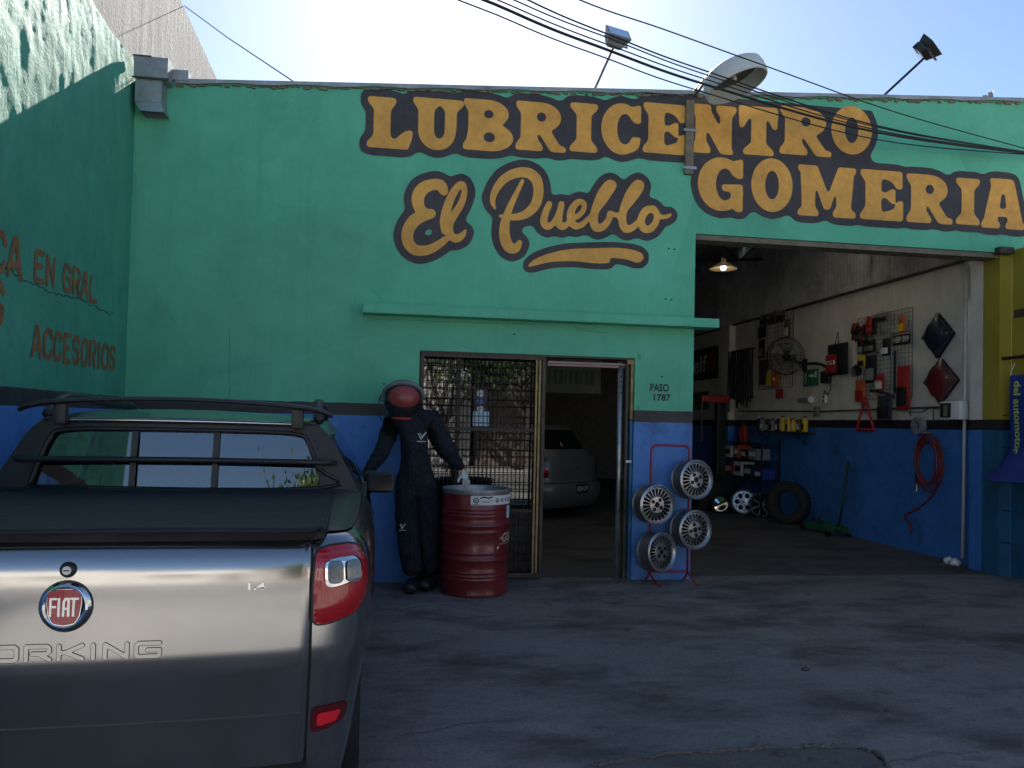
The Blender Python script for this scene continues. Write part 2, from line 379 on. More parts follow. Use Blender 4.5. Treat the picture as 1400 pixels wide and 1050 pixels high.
m_redhose = mk('red_rubber_hose', (.16, .018, .02), .5, var=.25)
m_grey = mk('grey_plastic', (.22, .22, .23), .5, var=.15)
m_silver = mk('silver_foil', (.6, .6, .62), .25, .8)
m_stone = mk('grey_stone', (.09, .075, .06), .85, var=.3, vs=30)
m_bark = mk('bark', (.09, .07, .055), .9, var=.35, vs=7, bump=.6, bs=30, bd=.02)
def leafm():
    t = NT('leaf'); c = t.ramp(t.noise(t.pos(), 2.2, 3), .35, .65, (.03, .075, .018), (.10, .17, .04)); t.P(Base_Color=c, Roughness=.6); return t.m
m_leaf = leafm()
def glass(name, tint=(.9, .95, .95), rough=.0):
    t = NT(name); t.P(Base_Color=tint, Roughness=rough, Transmission_Weight=1., IOR=1.45); return t.m
def pane_glass(name, tint, refl=.12):            # thin sheet: mirror part plus see-through part
    t = NT(name); fr = t.n('Fresnel', None, IOR=1.5).outputs[0]; f = t.math('ADD', t.math('MULTIPLY', fr, 1.4), refl)
    gl = t.n('BsdfGlossy', None, Color=(.95, .97, 1), Roughness=.015).outputs[0]; tr = t.n('BsdfTransparent', None, Color=tint).outputs[0]
    mx = t.n('MixShader', None, _0=f, _1=tr, _2=gl).outputs[0]; t.t.links.new(mx, t.out.inputs[0]); return t.m
m_glass = pane_glass('tinted_pane', (.26, .28, .29), .09)
m_doorglass = pane_glass('door_pane', (.12, .13, .13), .065)
m_clear = pane_glass('clear_film', (.75, .77, .78), .10)
def carpaint(name, col, rough=.165, metal=.96):
    t = NT(name); v = t.obj(); d = t.noise(v, 5, 5, .65)
    c = t.ramp(t.noise(v, 900, 1), .3, .7, tuple(k*.9 for k in col), tuple(min(1, k*1.1) for k in col))
    c = t.mix(t.math('MULTIPLY', t.ramp(d, .5, .8), .12), c, (.25, .22, .18))
    t.P(Base_Color=c, Metallic=metal, Roughness=t.math('MULTIPLY_ADD', d, .10, rough-.05), Coat_Weight=.3, Coat_Roughness=t.math('MULTIPLY_ADD', d, .08, .03)); return t.m
m_silverpaint = carpaint('silver_car_paint', (.37, .365, .37))
m_greypaint = carpaint('grey_car_paint', (.15, .15, .148), .40, .35)
def lens(name, col, em=0.):
    t = NT(name); w = t.n('TexWave', {'bands_direction': 'X'}, Vector=t.obj(), Scale=38.).outputs[0]
    t.P(Base_Color=col, Roughness=.18, Coat_Weight=1., Coat_Roughness=.02, Normal=t.bump(w, .12, .004)); return t.m
m_lensred = lens('red_lens', (.36, .008, .014)); m_lensdark = lens('dark_red_lens', (.09, .004, .008)); m_lensclear = lens('clear_lens', (.10, .13, .16)); m_reflector = lens('red_reflector', (.75, .015, .03))
# ------------------------------------------------------------------ ground, street
tag(MB().add([(-150, -150, -.14), (150, -150, -.14), (150, 150, -.14), (-150, 150, -.14)], [(0, 1, 2, 3)]).build('ground', m_asphalt), kind='structure')
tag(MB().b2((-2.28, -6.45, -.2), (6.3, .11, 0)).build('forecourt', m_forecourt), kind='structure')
tag(MB().b2((-40, -9.4, -.2), (40, -6.45, -.006)).build('pavement', m_pave), kind='structure')
tag(MB().b2((-40, -20.2, -.2), (40, -17.2, -.004)).build('pavement_opposite', m_pave), kind='structure')
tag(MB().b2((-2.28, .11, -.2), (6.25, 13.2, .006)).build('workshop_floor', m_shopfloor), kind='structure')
# patch of older, broken concrete at the front of the forecourt
pl = [gnd(*p) for p in ((800, 1052), (845, 1043), (930, 1032), (1000, 1028), (1060, 1025), (1130, 1023), (1185, 1027), (1210, 1046), (1225, 1090), (1190, 1190), (980, 1230), (800, 1160))]
pts = [(p[0], p[1]) for p in pl]
ik = Ink(min(p[0] for p in pts)-.1, min(p[1] for p in pts)-.1, max(p[0] for p in pts)+.1, max(p[1] for p in pts)+.1, .012).poly(pts)
ik.m += (np.random.rand(*ik.m.shape)-.5)*.9; ik.blur(2.2)
tag(ik.build('ground_patch', lambda x, y: (x, y, .005), m_patch), kind='structure')
lip = smooth_path([(p[0], p[1], .006+.006*random.random()) for p in pl[:9]], 14)
lip = [(x+random.uniform(-.012, .012), y+random.uniform(-.012, .012), z) for x, y, z in lip]
tag(MB().tube(lip, [random.uniform(.003, .017) for _ in lip], 6).build('ground_patch_lip', m_patch, smooth=True), kind='structure')

# ------------------------------------------------------------------ workshop building
def ztop(x): return 4.327+.0668*(x+2.104)
bld = thing('workshop_building', 'mint green workshop building with orange painted shop sign, open grille door and garage entrance', 'building')
def grid_wall(name, xs, zs, hole, ztopf, y0, y1, mats, parent):
    mb = MB(); nx, nz = len(xs)-1, len(zs)-1; Z = lambda i, j: zs[j] if zs[j] is not None else ztopf(xs[i])
    ok = lambda i, j: 0 <= i < nx and 0 <= j < nz and not hole((xs[i]+xs[i+1])/2, j)
    for i in range(nx):
        for j in range(nz):
            if not ok(i, j): continue
            a, b, c, d = (xs[i], Z(i, j)), (xs[i+1], Z(i+1, j)), (xs[i+1], Z(i+1, j+1)), (xs[i], Z(i, j+1))
            for y, fl in ((y0, 0), (y1, 1)):
                q = [(p[0], y, p[1]) for p in (a, b, c, d)]; mb.add(q[::-1] if fl else q, [(0, 1, 2, 3)])
            for (p, q, ni, nj) in ((a, b, i, j-1), (b, c, i+1, j), (c, d, i, j+1), (d, a, i-1, j)):
                if not ok(ni, nj): mb.add([(p[0], y0, p[1]), (p[0], y1, p[1]), (q[0], y1, q[1]), (q[0], y0, q[1])], [(0, 1, 2, 3)])
    return mb.build(name, mats, parent, fix=False)
DX0, DX1, DZ = .209, 2.222, 2.075
GX0, GX1, GZ = 2.80, 6.06, 3.29
facade = grid_wall('facade_wall', [-2.28, DX0, DX1, GX0, GX1, 8.2], [-.1, DZ, GZ, None],
                   lambda x, j: (DX0 < x < DX1 and j == 0) or (GX0 < x and j < 2), ztop, 0., .22, m_facade, bld)
MB().b2((GX1, -.002, -.1), (6.2, .22, GZ-.004)).build('gate_jamb', m_yellow, bld)
# sheet-metal coping with a ragged render line below it
def cop(u, v): x = -2.2+10.3*u; return (x, -.028+.27*v, ztop(x)+.006+.004*math.sin(x*3.1))
mb = MB(); N = 60
for k in range(N):
    x0, x1 = -1.95+10.1*k/N, -1.95+10.1*(k+1)/N; d0, d1 = .035+.008*math.sin(k*1.7), .035+.008*math.sin((k+1)*1.7)
    z0, z1 = ztop(x0)+.008, ztop(x1)+.008
    mb.add([(x0, -.03, z0-d0), (x1, -.03, z1-d1), (x1, -.03, z1), (x0, -.03, z0), (x0, .25, z0), (x1, .25, z1)], [(0, 1, 2, 3), (3, 2, 5, 4)])
mb.build('coping', m_zinc, bld, fix=False)
mb = MB()                                        # crumbling mortar fringe under the coping
for k in range(150):
    x = -1.9+8.2*k/150+random.uniform(-.02, .02); h = random.uniform(.004, .03)
    mb.rbox((x, -.008, ztop(x)-.030-h/2), (random.uniform(.03, .08), .022, h), .008)
tag(mb.build('mortar_fringe', m_tan, facade, fix=False), kind='stuff')
# raised coping piece beside the rain hopper
MB().b2((-1.99, -.04, 4.33), (-1.84, .2, 4.42)).build('coping_block', m_zinc, bld)
# concrete awning ledge
a0, a1 = fac(494, 418), fac(978, 436)
AZ0, AZ1 = 2.372, 2.456; ax0, ax1 = -.30, 2.98
aw = MB()
aw.rbox(((ax0+ax1)/2, -.075, (AZ0+AZ1)/2), (ax1-ax0, .19, AZ1-AZ0), .006)
aw.build('awning_ledge', m_facade, bld)
# timber/steel lintel soffit of the garage opening
MB().b2((GX0-.002, .02, GZ-.052), (GX1+.10, .2, GZ-.003)).build('lintel', m_tan, bld)
MB().rbox((GX1+.02, -.03, GZ+.01), (.16, .1, .07), .01).build('lintel_end', m_brownm, bld)
# garage inside: right wall, corrugated cladding, roof, back and left walls
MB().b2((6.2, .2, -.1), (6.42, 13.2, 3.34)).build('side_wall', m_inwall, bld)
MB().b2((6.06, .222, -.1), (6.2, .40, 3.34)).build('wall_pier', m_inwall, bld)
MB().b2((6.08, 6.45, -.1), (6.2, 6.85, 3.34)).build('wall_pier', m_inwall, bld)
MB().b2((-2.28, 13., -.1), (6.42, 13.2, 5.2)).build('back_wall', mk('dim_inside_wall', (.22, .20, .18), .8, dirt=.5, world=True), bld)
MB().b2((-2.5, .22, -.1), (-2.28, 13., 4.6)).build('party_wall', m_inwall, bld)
m_corr = mk('old_corrugated_sheet', (.44, .43, .42), .6, .2, var=.3, vs=1.4, dirt=.5, world=True)
pitch = .076; nper = 14; W = pitch*nper
mb = MB(); st = 6
mb.grid(lambda u, v: (-.012*math.cos(u*nper*2*PI), u*W, v*1.75), nper*st, 1)
shm = mb.mesh('corrugated_sheet', m_corr, True, fix=False)
for k in range(12): link('corrugated_sheet', shm, bld, (6.19+.006*(k % 2), .24+k*W*.985, 3.335))
MB().cyl((6.17, .25, 3.345), (6.17, 13, 3.345), .022, 8).build('cladding_rail', m_brownm, bld)
mb = MB(); L = 8.8
fb = NT('added_skylight'); fm = fb.n('MixShader', None, _0=.5, _1=fb.n('BsdfTranslucent', None, Color=(.62, .56, .44)).outputs[0], _2=fb.n('BsdfDiffuse', None, Color=(.3, .28, .22)).outputs[0]).outputs[0]; fb.t.links.new(fm, fb.out.inputs[0]); m_added_skylight = fb.m
mb.grid(lambda u, v: (v*L, u*W, .018*math.cos(u*nper*2*PI)+v*L*.0668), nper*4, 1)
rfm = mb.mesh('roof_sheet', mk('roof_sheet_metal', (.30, .29, .28), .6, .2, var=.3, vs=2, dirt=.5, world=True), True, fix=False)
mb = MB()                                        # one sheet has rusted through near the right wall
def sound(u, v): a, b = (v*L-8.44)/.07, (u*W-.70)/.09; return a*a+b*b > .55+.5*math.sin(u*90)*math.cos(v*400)
mb.grid(lambda u, v: (v*L, u*W, .018*math.cos(u*nper*2*PI)+v*L*.0668), nper*4, 420, sound); rfh = mb.mesh('roof_sheet', rfm.materials[0], True, fix=False)
rft = rfm.copy(); rft.materials[0] = m_added_skylight                 # unseen translucent sheet, added so daylight brightens the garage inside
for k in range(13): link('roof_sheet', rfh if k == 5 else (rft if k == 2 else rfm), bld, (-2.4, .15+k*W*.985, 4.20+.004*(k % 2)))
for y in (2.6, 5.4, 8.2, 11.):
    mb = MB(); x0, x1 = -2.28, 6.2
    for zz in (0, -.34): mb.cyl((x0, y, 4.12+zz), (x1, y, 4.12+zz+(x1-x0)*.0668), .028, 6)
    for k in range(20):
        xa, xb = x0+(x1-x0)*k/20, x0+(x1-x0)*(k+1)/20; za = 4.12+(xa-x0)*.0668; zb = 4.12+(xb-x0)*.0668
        mb.cyl((xa, y, za-(.34 if k % 2 else 0)), (xb, y, zb-(0 if k % 2 else .34)), .012, 5)
    mb.build('roof_truss', m_brownm, bld)
tp = NT('added_diffuser'); tl_ = tp.n('BsdfTranslucent', None, Color=(.8, .85, .9)).outputs[0]; tp.t.links.new(tl_, tp.out.inputs[0])
MB().b2((5.85, 5.95, 4.80), (6.19, 6.25, 4.803)).build('added_roof_diffuser', tp.m, bld)  # translucent panel added over the rust hole to diffuse the sun coming through
# ------------------------------------------------------------------ neighbouring walls
from mathutils import noise as mn
lw = thing('boundary_wall', 'rough plastered green side wall with orange lettering left of the pickup', 'wall', (-2.27, -3.4, 0))
def LWD(Y, z):
    p = Vector((Y, z*.5, 3.3)); return -.006+.0055*mn.fractal(p*3.2, 1., 2., 4)+.0045*mn.fractal(p*12, 1., 2., 3)
def lwf(u, v):
    y = -3.2+6.6*u; z = -.1+4.55*v
    d = LWD(y-3.4, z)
    return (d, y, z+(.02*mn.noise(Vector((y*2.3, 7, 1))) if v > .999 else 0))
mb = MB(); mb.grid(lwf, 230, 170, flip=True)
mb.b2((-.45, -3.2, -.1), (-.035, 3.4, 4.44))
mb.build('plastered_face', m_leftwall, lw, True, 40, fix=False)
gw = thing('neighbour_wall', 'tall bare grey plaster wall rising behind the green boundary wall', 'wall', (-3.1, 3, 0))
g0, g1 = on(247, 0, 0, -3.0), on(297, 109, 0, -3.0)
sl_ = (g1[2]-g0[2])/(g1[1]-g0[1]); zt = lambda y: g0[2]+(y-g0[1])*sl_
ya, yb, yc = -2.0, g0[1], g1[1]+2.0
print('grey wall', g0, g1)
prof = [(ya-3, -.1), (yc-3, -.1), (yc-3, max(3.5, zt(yc))), (g1[1]-3+.01, zt(g1[1])), (yb-3, zt(yb)), (ya-3, zt(yb)+.6)]
MB().prism(prof, .25, Matrix(((0, 0, 1, -.15), (1, 0, 0, 0), (0, 1, 0, 0), (0, 0, 0, 1)))).build('plastered_wall', m_greywall, gw)
yw = thing('yellow_side_wall', 'yellow and teal side wall at the right edge beside the garage entrance', 'wall', (6.2, -1.5, 0))
MB().b2((0, -2.2, -.1), (.22, 1.5-.004, 3.32)).build('rendered_wall', m_yellow, yw)
MB().b2((-.012, 1.28, 2.62), (.0, 1.46, 2.70)).build('wall_fitting', m_brownm, yw)
# ------------------------------------------------------------------ across the street (seen in the panes and the paintwork)
m_hw = mk('white_house_render', (.66, .63, .57), .8, var=.08, vs=.6, dirt=.15, world=True)
m_hb = mk('beige_house_render', (.50, .40, .31), .8, var=.1, vs=.6, dirt=.15, world=True)
m_hr = mk('brick_red_render', (.34, .15, .10), .8, var=.15, vs=.8, dirt=.15, world=True)
def house(x0, x1, h, m, label, wins, door):
    hh = thing('street_house', label, 'house', ((x0+x1)/2, -20.2, 0), group='houses across the street'); c = (x0+x1)/2
    MB().b2((x0-c, -7, -.1), (x1-c, 0, h)).build('wall', m, hh)
    MB().b2((x0-c-.1, -7.1, h), (x1-c+.1, .14, h+.12)).build('roof', m_zinc, hh)
    for wx, wz, ww, wh in wins:
        f = MB().b2((wx-ww/2, -.01, wz-wh/2), (wx+ww/2, .06, wz+wh/2)).build('window', m_brownm, hh)
        MB().b2((wx-ww/2+.07, .061, wz-wh/2+.07), (wx+ww/2-.07, .066, wz+wh/2-.07)).build('pane', m_glass, f)
    d = MB().b2((door-.45, -.01, 0), (door+.45, .07, 2.1)).build('door', m_brownm, hh)
    MB().cyl((door+.33, .07, 1.), (door+.33, .12, 1.), .03, 8).build('handle', m_chrome, d)
house(-30, -13.2, 3.4, m_hb, 'low beige house across the street, left in the reflections', [(-4, 1.6, 1.5, 1.3), (3, 1.6, 1.5, 1.3)], 0)
house(-13, -4, 4.3, m_hw, 'white flat-roofed house across the street, reflected in the pickup', [(-2.4, 1.6, 1.6, 1.3), (2.6, 1.6, 1.2, 1.3)], .4)
house(-3.8, 2.7, 3.6, m_hw, 'plain white house across the street, reflected in the door glass', [(-1.8, 1.6, 1.4, 1.2)], 0)
house(2.9, 15, 4.8, mk('brown_house_render', (.17, .13, .10), .8, world=True), 'taller brown house across the street, right in the reflections', [(-2.6, 1.6, 1.6, 1.3), (2.6, 1.6, 1.6, 1.3), (-2.6, 3.7, 1.4, 1.), (2.6, 3.7, 1.4, 1.)], 0)
house(15.2, 32, 3.6, m_hb, 'long beige house across the street, far right in the reflections', [(-4, 1.6, 1.5, 1.3), (3, 1.6, 1.5, 1.3)], 0)
def tree(x, y, h, label, seed, leaves):
    rnd = random.Random(seed); t = thing('street_tree', label, 'tree', (x, y, 0), group='trees across the street'); mb = MB(); tips = []
    def grow(p, d, L, r, lev):
        pts = [p]; q = Vector(p); dd = Vector(d)
        for i in range(4):
            dd = (dd+Vector((rnd.uniform(-.2, .2), rnd.uniform(-.2, .2), rnd.uniform(-.05, .15)))).normalized(); q = q+dd*L/4; pts.append(q.copy())
        mb.tube(pts, [r*(1-.13*i) for i in range(5)], 7 if lev < 2 else 5)
        if lev >= 2: tips.extend(pts[2:])
        if lev < 3:
            for k in range(rnd.choice((3, 4)) if lev else 5):
                a = rnd.uniform(0, 2*PI); s = pts[-1] if k < 2 else pts[3]
                grow(s, (dd*.7+Vector((math.cos(a), math.sin(a), .25))*.75).normalized(), L*.66, r*.55, lev+1)
    grow(Vector((0, 0, -.1)), (0.05, 0, 1), h*.42, .16, 0); mb.build('trunk', m_bark, t, True)
    lf = MB()
    for _ in range(leaves):
        c = rnd.choice(tips)+Vector((rnd.gauss(0, .3), rnd.gauss(0, .3), rnd.gauss(0, .25))); s = rnd.uniform(.06, .13)
        q = Euler((rnd.uniform(0, 6), rnd.uniform(0, 6), rnd.uniform(0, 6))).to_matrix()
        lf.add([c+q @ Vector(v)*s for v in ((-1, 0, 0), (0, -.5, 0), (1, 0, .2), (0, .5, 0))], [(0, 1, 2, 3)])
    lf.build('crown', m_leaf, t, fix=False)
tree(1.75, -17.8, 5.2, 'sparse street tree across the road, its branches reflected in the door glass', 3, 500)
tree(4.1, -17.9, 5.6, 'leafy street tree across the road, reflected at the right of the door glass', 5, 5200)
# ------------------------------------------------------------------ painted sign on the facade
def glyph(ik, ch, x0, z0, x1, z1):
    W, H = x1-x0, z1-z0; X = lambda u: x0+W*u; Z = lambda v: z0+H*v
    R = lambda a, b, c, d, add=True: ik.rect(X(a), Z(b), X(c), Z(d), add)
    P = lambda pts, add=True: ik.poly([(X(u), Z(v)) for u, v in pts], add)
    E = lambda a, b, c, d, add=True: ik.ell(X(a), Z(b), c*W, d*H, add)
    def stem(a, b, y0=0., y1=1., top=True, bot=True, sa=.11, sb=.11):      # stem with flared slab serifs
        R(a, y0, b, y1)
        if bot: P([(a-sa, 0), (b+sb, 0), (b+sb, .10), (b+.01, .24), (a-.01, .24), (a-sa, .10)])
        if top: P([(a-sa, 1), (b+sb, 1), (b+sb, .90), (b+.01, .76), (a-.01, .76), (a-sa, .90)])
    if ch == 'L':
        stem(.14, .50, sa=.14); R(.1, 0, .9, .19); P([(.5, .1), (.80, .36), (.98, .40), (.96, .2), (.86, 0), (.5, 0)])
    elif ch == 'U':
        E(.48, .38, .37, .38); R(.11, .38, .85, .7); R(.42, .42, .63, 1, False); E(.525, .40, .105, .18, False)
        P([(0, 1), (.54, 1), (.54, .9), (.42, .76), (.42, .4), (.11, .4), (.11, .76), (0, .9)]); P([(.52, 1), (1, 1), (1, .9), (.86, .76), (.86, .4), (.63, .4), (.63, .76), (.52, .9)])
    elif ch == 'B':
        stem(.10, .44, sa=.10, sb=.05); E(.50, .735, .40, .265); E(.54, .275, .46, .275); R(.2, .4, .6, .56)
        E(.50, .72, .10, .085, False); E(.52, .27, .12, .10, False)
    elif ch == 'R':
        stem(.10, .43, sa=.10); E(.50, .70, .39, .30); R(.3, .4, .55, .6); E(.50, .70, .095, .10, False)
        P([(.43, .42), (.68, .44), (.88, .14), (1, .12), (1, .0), (.70, 0), (.46, .36)])
    elif ch == 'I': stem(.24, .76, sa=.24, sb=.24)
    elif ch in 'CG':
        E(.52, .5, .52, .5); E(.60, .5, .20, .30, False); R(.62, .36, 1.1, .66, False)
        P([(.80, .95), (1.0, 1.0), (1.0, .62), (.86, .62), (.70, .76)]); 
        if ch == 'C': P([(.72, .20), (.86, .36), (1.0, .34), (.96, .15), (.8, .05)])
        else: P([(.52, .50), (1.0, .52), (1.0, .0), (.84, .0), (.74, .12), (.74, .36), (.54, .38)])
    elif ch == 'E':
        stem(.14, .50, sa=.12, sb=.0); R(.1, 0, .9, .17); R(.1, .83, .9, 1); P([(.45, .43), (.60, .46), (.74, .34), (.82, .34), (.82, .64), (.74, .64), (.60, .56), (.45, .57)])
        P([(.55, .84), (.74, .78), (.86, .64), (.98, .64), (.98, 1), (.55, 1)]); P([(.55, .16), (.78, .24), (.88, .40), (1, .42), (1, 0), (.55, 0)])
    elif ch == 'N':
        stem(.10, .34, sa=.10, sb=.10); P([(0, 1), (.34, 1), (.68, .42), (.68, .2), (.95, .0), (.66, 0), (.22, .72)]); P([(.02, 1), (.36, 1), (.96, .02), (.66, 0)]); R(.64, .05, .90, 1); P([(.54, 1), (1, 1), (1, .9), (.90, .76), (.64, .76), (.54, .9)])
    elif ch == 'T':
        stem(.32, .70, top=False, sa=.2, sb=.2); R(.0, .80, 1, 1); P([(0, 1), (.02, .54), (.13, .54), (.24, .72), (.36, .82), (.36, 1)]); P([(1, 1), (.98, .54), (.87, .54), (.76, .72), (.64, .82), (.64, 1)])
    elif ch == 'O': E(.5, .5, .5, .5); E(.5, .5, .165, .27, False)
    elif ch == 'M':
        P([(.04, 1), (.33, 1), (.52, .45), (.69, 1), (.97, 1), (.90, .0), (.66, .0), (.66, .55), (.55, .14), (.45, .14), (.30, .62), (.30, .0), (.08, .0)])
        P([(0, 0), (.36, 0), (.36, .1), (.28, .2), (.1, .2), (0, .1)]); P([(.60, 0), (1, 0), (1, .1), (.9, .2), (.66, .2), (.60, .1)]); R(0, .88, .3, 1); R(.72, .88, 1, 1)
    elif ch == 'A':
        P([(.26, .98), (.34, 1), (.70, 1), (.76, .96), (.98, .05), (.66, 0), (.60, .24), (.38, .24), (.32, 0), (.03, .05)]); P([(.42, .40), (.58, .40), (.54, .70), (.47, .70)], False)
        P([(0, 0), (.44, 0), (.44, .1), (.34, .2), (.1, .2), (0, .1)]); P([(.56, 0), (1, 0), (1, .1), (.9, .2), (.66, .2), (.56, .1)]); P([(.2, 1), (.2, .9), (.34, .84), (.34, 1)])
c2 = lambda x, y: (460+x/2.9167, 90+y/2.9167)      # enlarged-view coordinates -> photo pixels
c3 = lambda x, y: (920+x/2.9167, y/2.9167)
letters = [('L', c2, 122, 128, 310, 331), ('U', c2, 303, 132, 507, 338), ('B', c2, 505, 137, 706, 341), ('R', c2, 714, 147, 917, 342), ('I', c2, 930, 150, 1042, 345),
           ('C', c2, 1055, 150, 1213, 355), ('E', c2, 1218, 152, 1394, 352), ('N', c3, 70, 420, 252, 614), ('T', c3, 260, 426, 418, 620), ('R', c3, 424, 430, 632, 621), ('O', c3, 630, 424, 792, 617),
           ('G', c3, 98, 628, 278, 842), ('O', c3, 311, 632, 476, 846), ('M', c3, 496, 664, 729, 866), ('E', c3, 741, 680, 917, 879), ('R', c3, 929, 698, 1114, 891), ('I', c3, 1126, 712, 1222, 897), ('A', c3, 1227, 714, 1400, 913)]
CELL = .009
blk = Ink(-.75, 2.55, 6.9, 4.62, CELL); wall_at = lambda off: (lambda x, z: (x, -off, z))
for ch, c, a, b, d, e in letters:
    xm, ym = (a+d)/2, (b+e)/2; x0, x1 = fac(*c(a, ym))[0], fac(*c(d, ym))[0]; z1, z0 = fac(*c(xm, b))[2], fac(*c(xm, e))[2]
    ik = Ink(x0-.1, z0-.1, x1+.1, z1+.1, CELL*.8); glyph(ik, ch, x0, z0, x1, z1); ik.blur(2.1)
    ik.build('painted_letter', wall_at(.007), m_orange, facade)
    glyph(blk, ch, x0, z0, x1, z1)
blk = blk.blur(1.5).grown(.135).grown(-.067).blur(1.6); blk.build('letter_outline', wall_at(.004), m_black_sign, facade)
# script words and flourish, traced as brush strokes in the enlarged view
script = {
 'E': ([(428, 500), (415, 478), (385, 474), (345, 490), (325, 525), (330, 565), (355, 588), (378, 590), (345, 600), (310, 618), (285, 660), (286, 705), (315, 735), (360, 736), (405, 715), (438, 690)], [34, 42, 42, 46, 46, 42, 36, 34, 40, 46, 44, 42, 40, 36, 30, 24]),
 'l': ([(432, 660), (428, 620), (440, 570), (462, 515), (488, 478), (506, 475), (510, 505), (497, 550), (470, 595), (450, 632), (452, 672), (475, 690), (500, 678), (516, 655)], [26, 30, 32, 30, 26, 20, 22, 26, 28, 30, 32, 30, 24, 8]),
 'P': ([(632, 570), (622, 540), (632, 500), (662, 458), (705, 432), (755, 426), (792, 448), (805, 492), (797, 545), (768, 583), (728, 602), (685, 604), (652, 600)], [10, 20, 26, 32, 36, 40, 42, 40, 38, 34, 28, 22, 12]),
 'Ps': ([(742, 458), (722, 500), (700, 545), (682, 590), (670, 640), (672, 690), (690, 725), (715, 728), (730, 705)], [14, 18, 22, 28, 38, 42, 42, 32, 20]),
 'u': ([(848, 552), (832, 590), (826, 625), (842, 642), (868, 622), (888, 580), (897, 552), (888, 595), (886, 628), (900, 643), (926, 626)], [24, 26, 28, 26, 20, 20, 24, 26, 28, 26, 20]),
 'e': ([(928, 612), (962, 600), (986, 572), (984, 547), (962, 545), (940, 570), (932, 605), (946, 637), (975, 636), (1004, 610)], [18, 20, 20, 20, 24, 28, 30, 28, 22, 18]),
 'b': ([(1004, 612), (1050, 560), (1092, 500), (1104, 475), (1085, 470), (1058, 505), (1036, 560), (1024, 612), (1034, 646), (1062, 642), (1086, 612), (1090, 590), (1112, 596), (1130, 590)], [18, 22, 24, 24, 26, 30, 32, 34, 32, 28, 24, 22, 18, 14]),
 'l2': ([(1122, 602), (1165, 555), (1206, 500), (1214, 475), (1196, 470), (1170, 505), (1148, 560), (1138, 612), (1150, 650), (1180, 645), (1212, 614)], [18, 22, 24, 24, 26, 30, 32, 32, 32, 26, 20]),
 'o': ([(1262, 572), (1234, 578), (1214, 612), (1222, 648), (1248, 652), (1272, 625), (1276, 592), (1262, 572), (1272, 590), (1295, 604), (1322, 600), (1334, 590)], [28, 30, 30, 30, 28, 26, 26, 26, 20, 18, 14, 6])}
K = abs(fac(*c2(900, 560))[0]-fac(*c2(901, 560))[0])*1.02
def trace(pts, w):
    q = [fac(*c2(*p)) for p in pts]; q = smooth_path([(p[0], p[2], ww*K) for p, ww in zip(q, w)], 5)
    return [(p[0], p[1]) for p in q], [p[2] for p in q]
blk = Ink(-.5, 2.7, 3.1, 4.1, CELL)
for k, (pts, w) in script.items():
    P_, W_ = trace(pts, w); xs = [p[0] for p in P_]; zs = [p[1] for p in P_]
    ik = Ink(min(xs)-.15, min(zs)-.15, max(xs)+.15, max(zs)+.15, CELL*.8).stroke(P_, W_).blur(1.2)
    ik.build('painted_letter', wall_at(.0065+.0006*list(script).index(k)), m_orange, facade); blk.stroke(P_, W_)
sw = smooth_path([(762, 798), (790, 772), (850, 748), (930, 732), (1040, 727), (1130, 727), (1195, 738), (1222, 755), (1220, 776), (1198, 786), (1160, 774), (1120, 768), (1090, 768), (1086, 786), (1030, 788), (950, 780), (860, 782), (800, 795), (766, 804)], 3)
sp = [(p[0], p[2]) for p in (fac(*c2(*q)) for q in sw)]
ik = Ink(.3, 2.8, 3., 3.4, CELL*.8).poly(sp).blur(1.2); ik.build('painted_flourish', wall_at(.007), m_orange, facade)
Ink(.2, 2.7, 3.1, 3.5, CELL).poly(sp).blur(1.2).grown(.062).blur(1.6).build('flourish_outline', wall_at(.0036), m_black_sign, facade)
blk.blur(1.2).grown(.102).grown(-.034).blur(1.6).build('letter_outline', wall_at(.0045), m_black_sign, facade)
# house number
m_num = mk('number_paint', (.03, .035, .03), .6, var=.3, vs=20, world=True)
def wtxt(body, px, py, w, h, m, parent=None, off=.005, o=.02, name='painted_letters'):
    c = fac(px, py); return text(name, body, m, lambda x, y: (c[0]+x, -off, c[2]+y), 1., parent or facade, o, 1.05, w, h)
wtxt('PASO', 901.5, 530, .185, .075, m_num, o=.03); wtxt('1787', 905, 543.5, .165, .068, m_num, o=.03)
# small pipe stubs and old paint marks round the door
for px, py, h in ((874, 488, .05), (874, 557, .04)):
    c = fac(px, py); MB().b2((c[0]-.012, -.012, c[2]-h/2), (c[0]+.012, -.002, c[2]+h/2)).build('wall_plug', m_greenfix, facade)
for px, py in ((519, 545), (525, 525), (703, 457), (910, 409), (918, 410), (905, 515), (848, 440), (914, 340), (922, 341)):
    c = fac(px, py); r = .008; MB().cyl((c[0], -.006, c[2]), (c[0], .002, c[2]), r, 8).build('wall_hole', m_dark, facade)
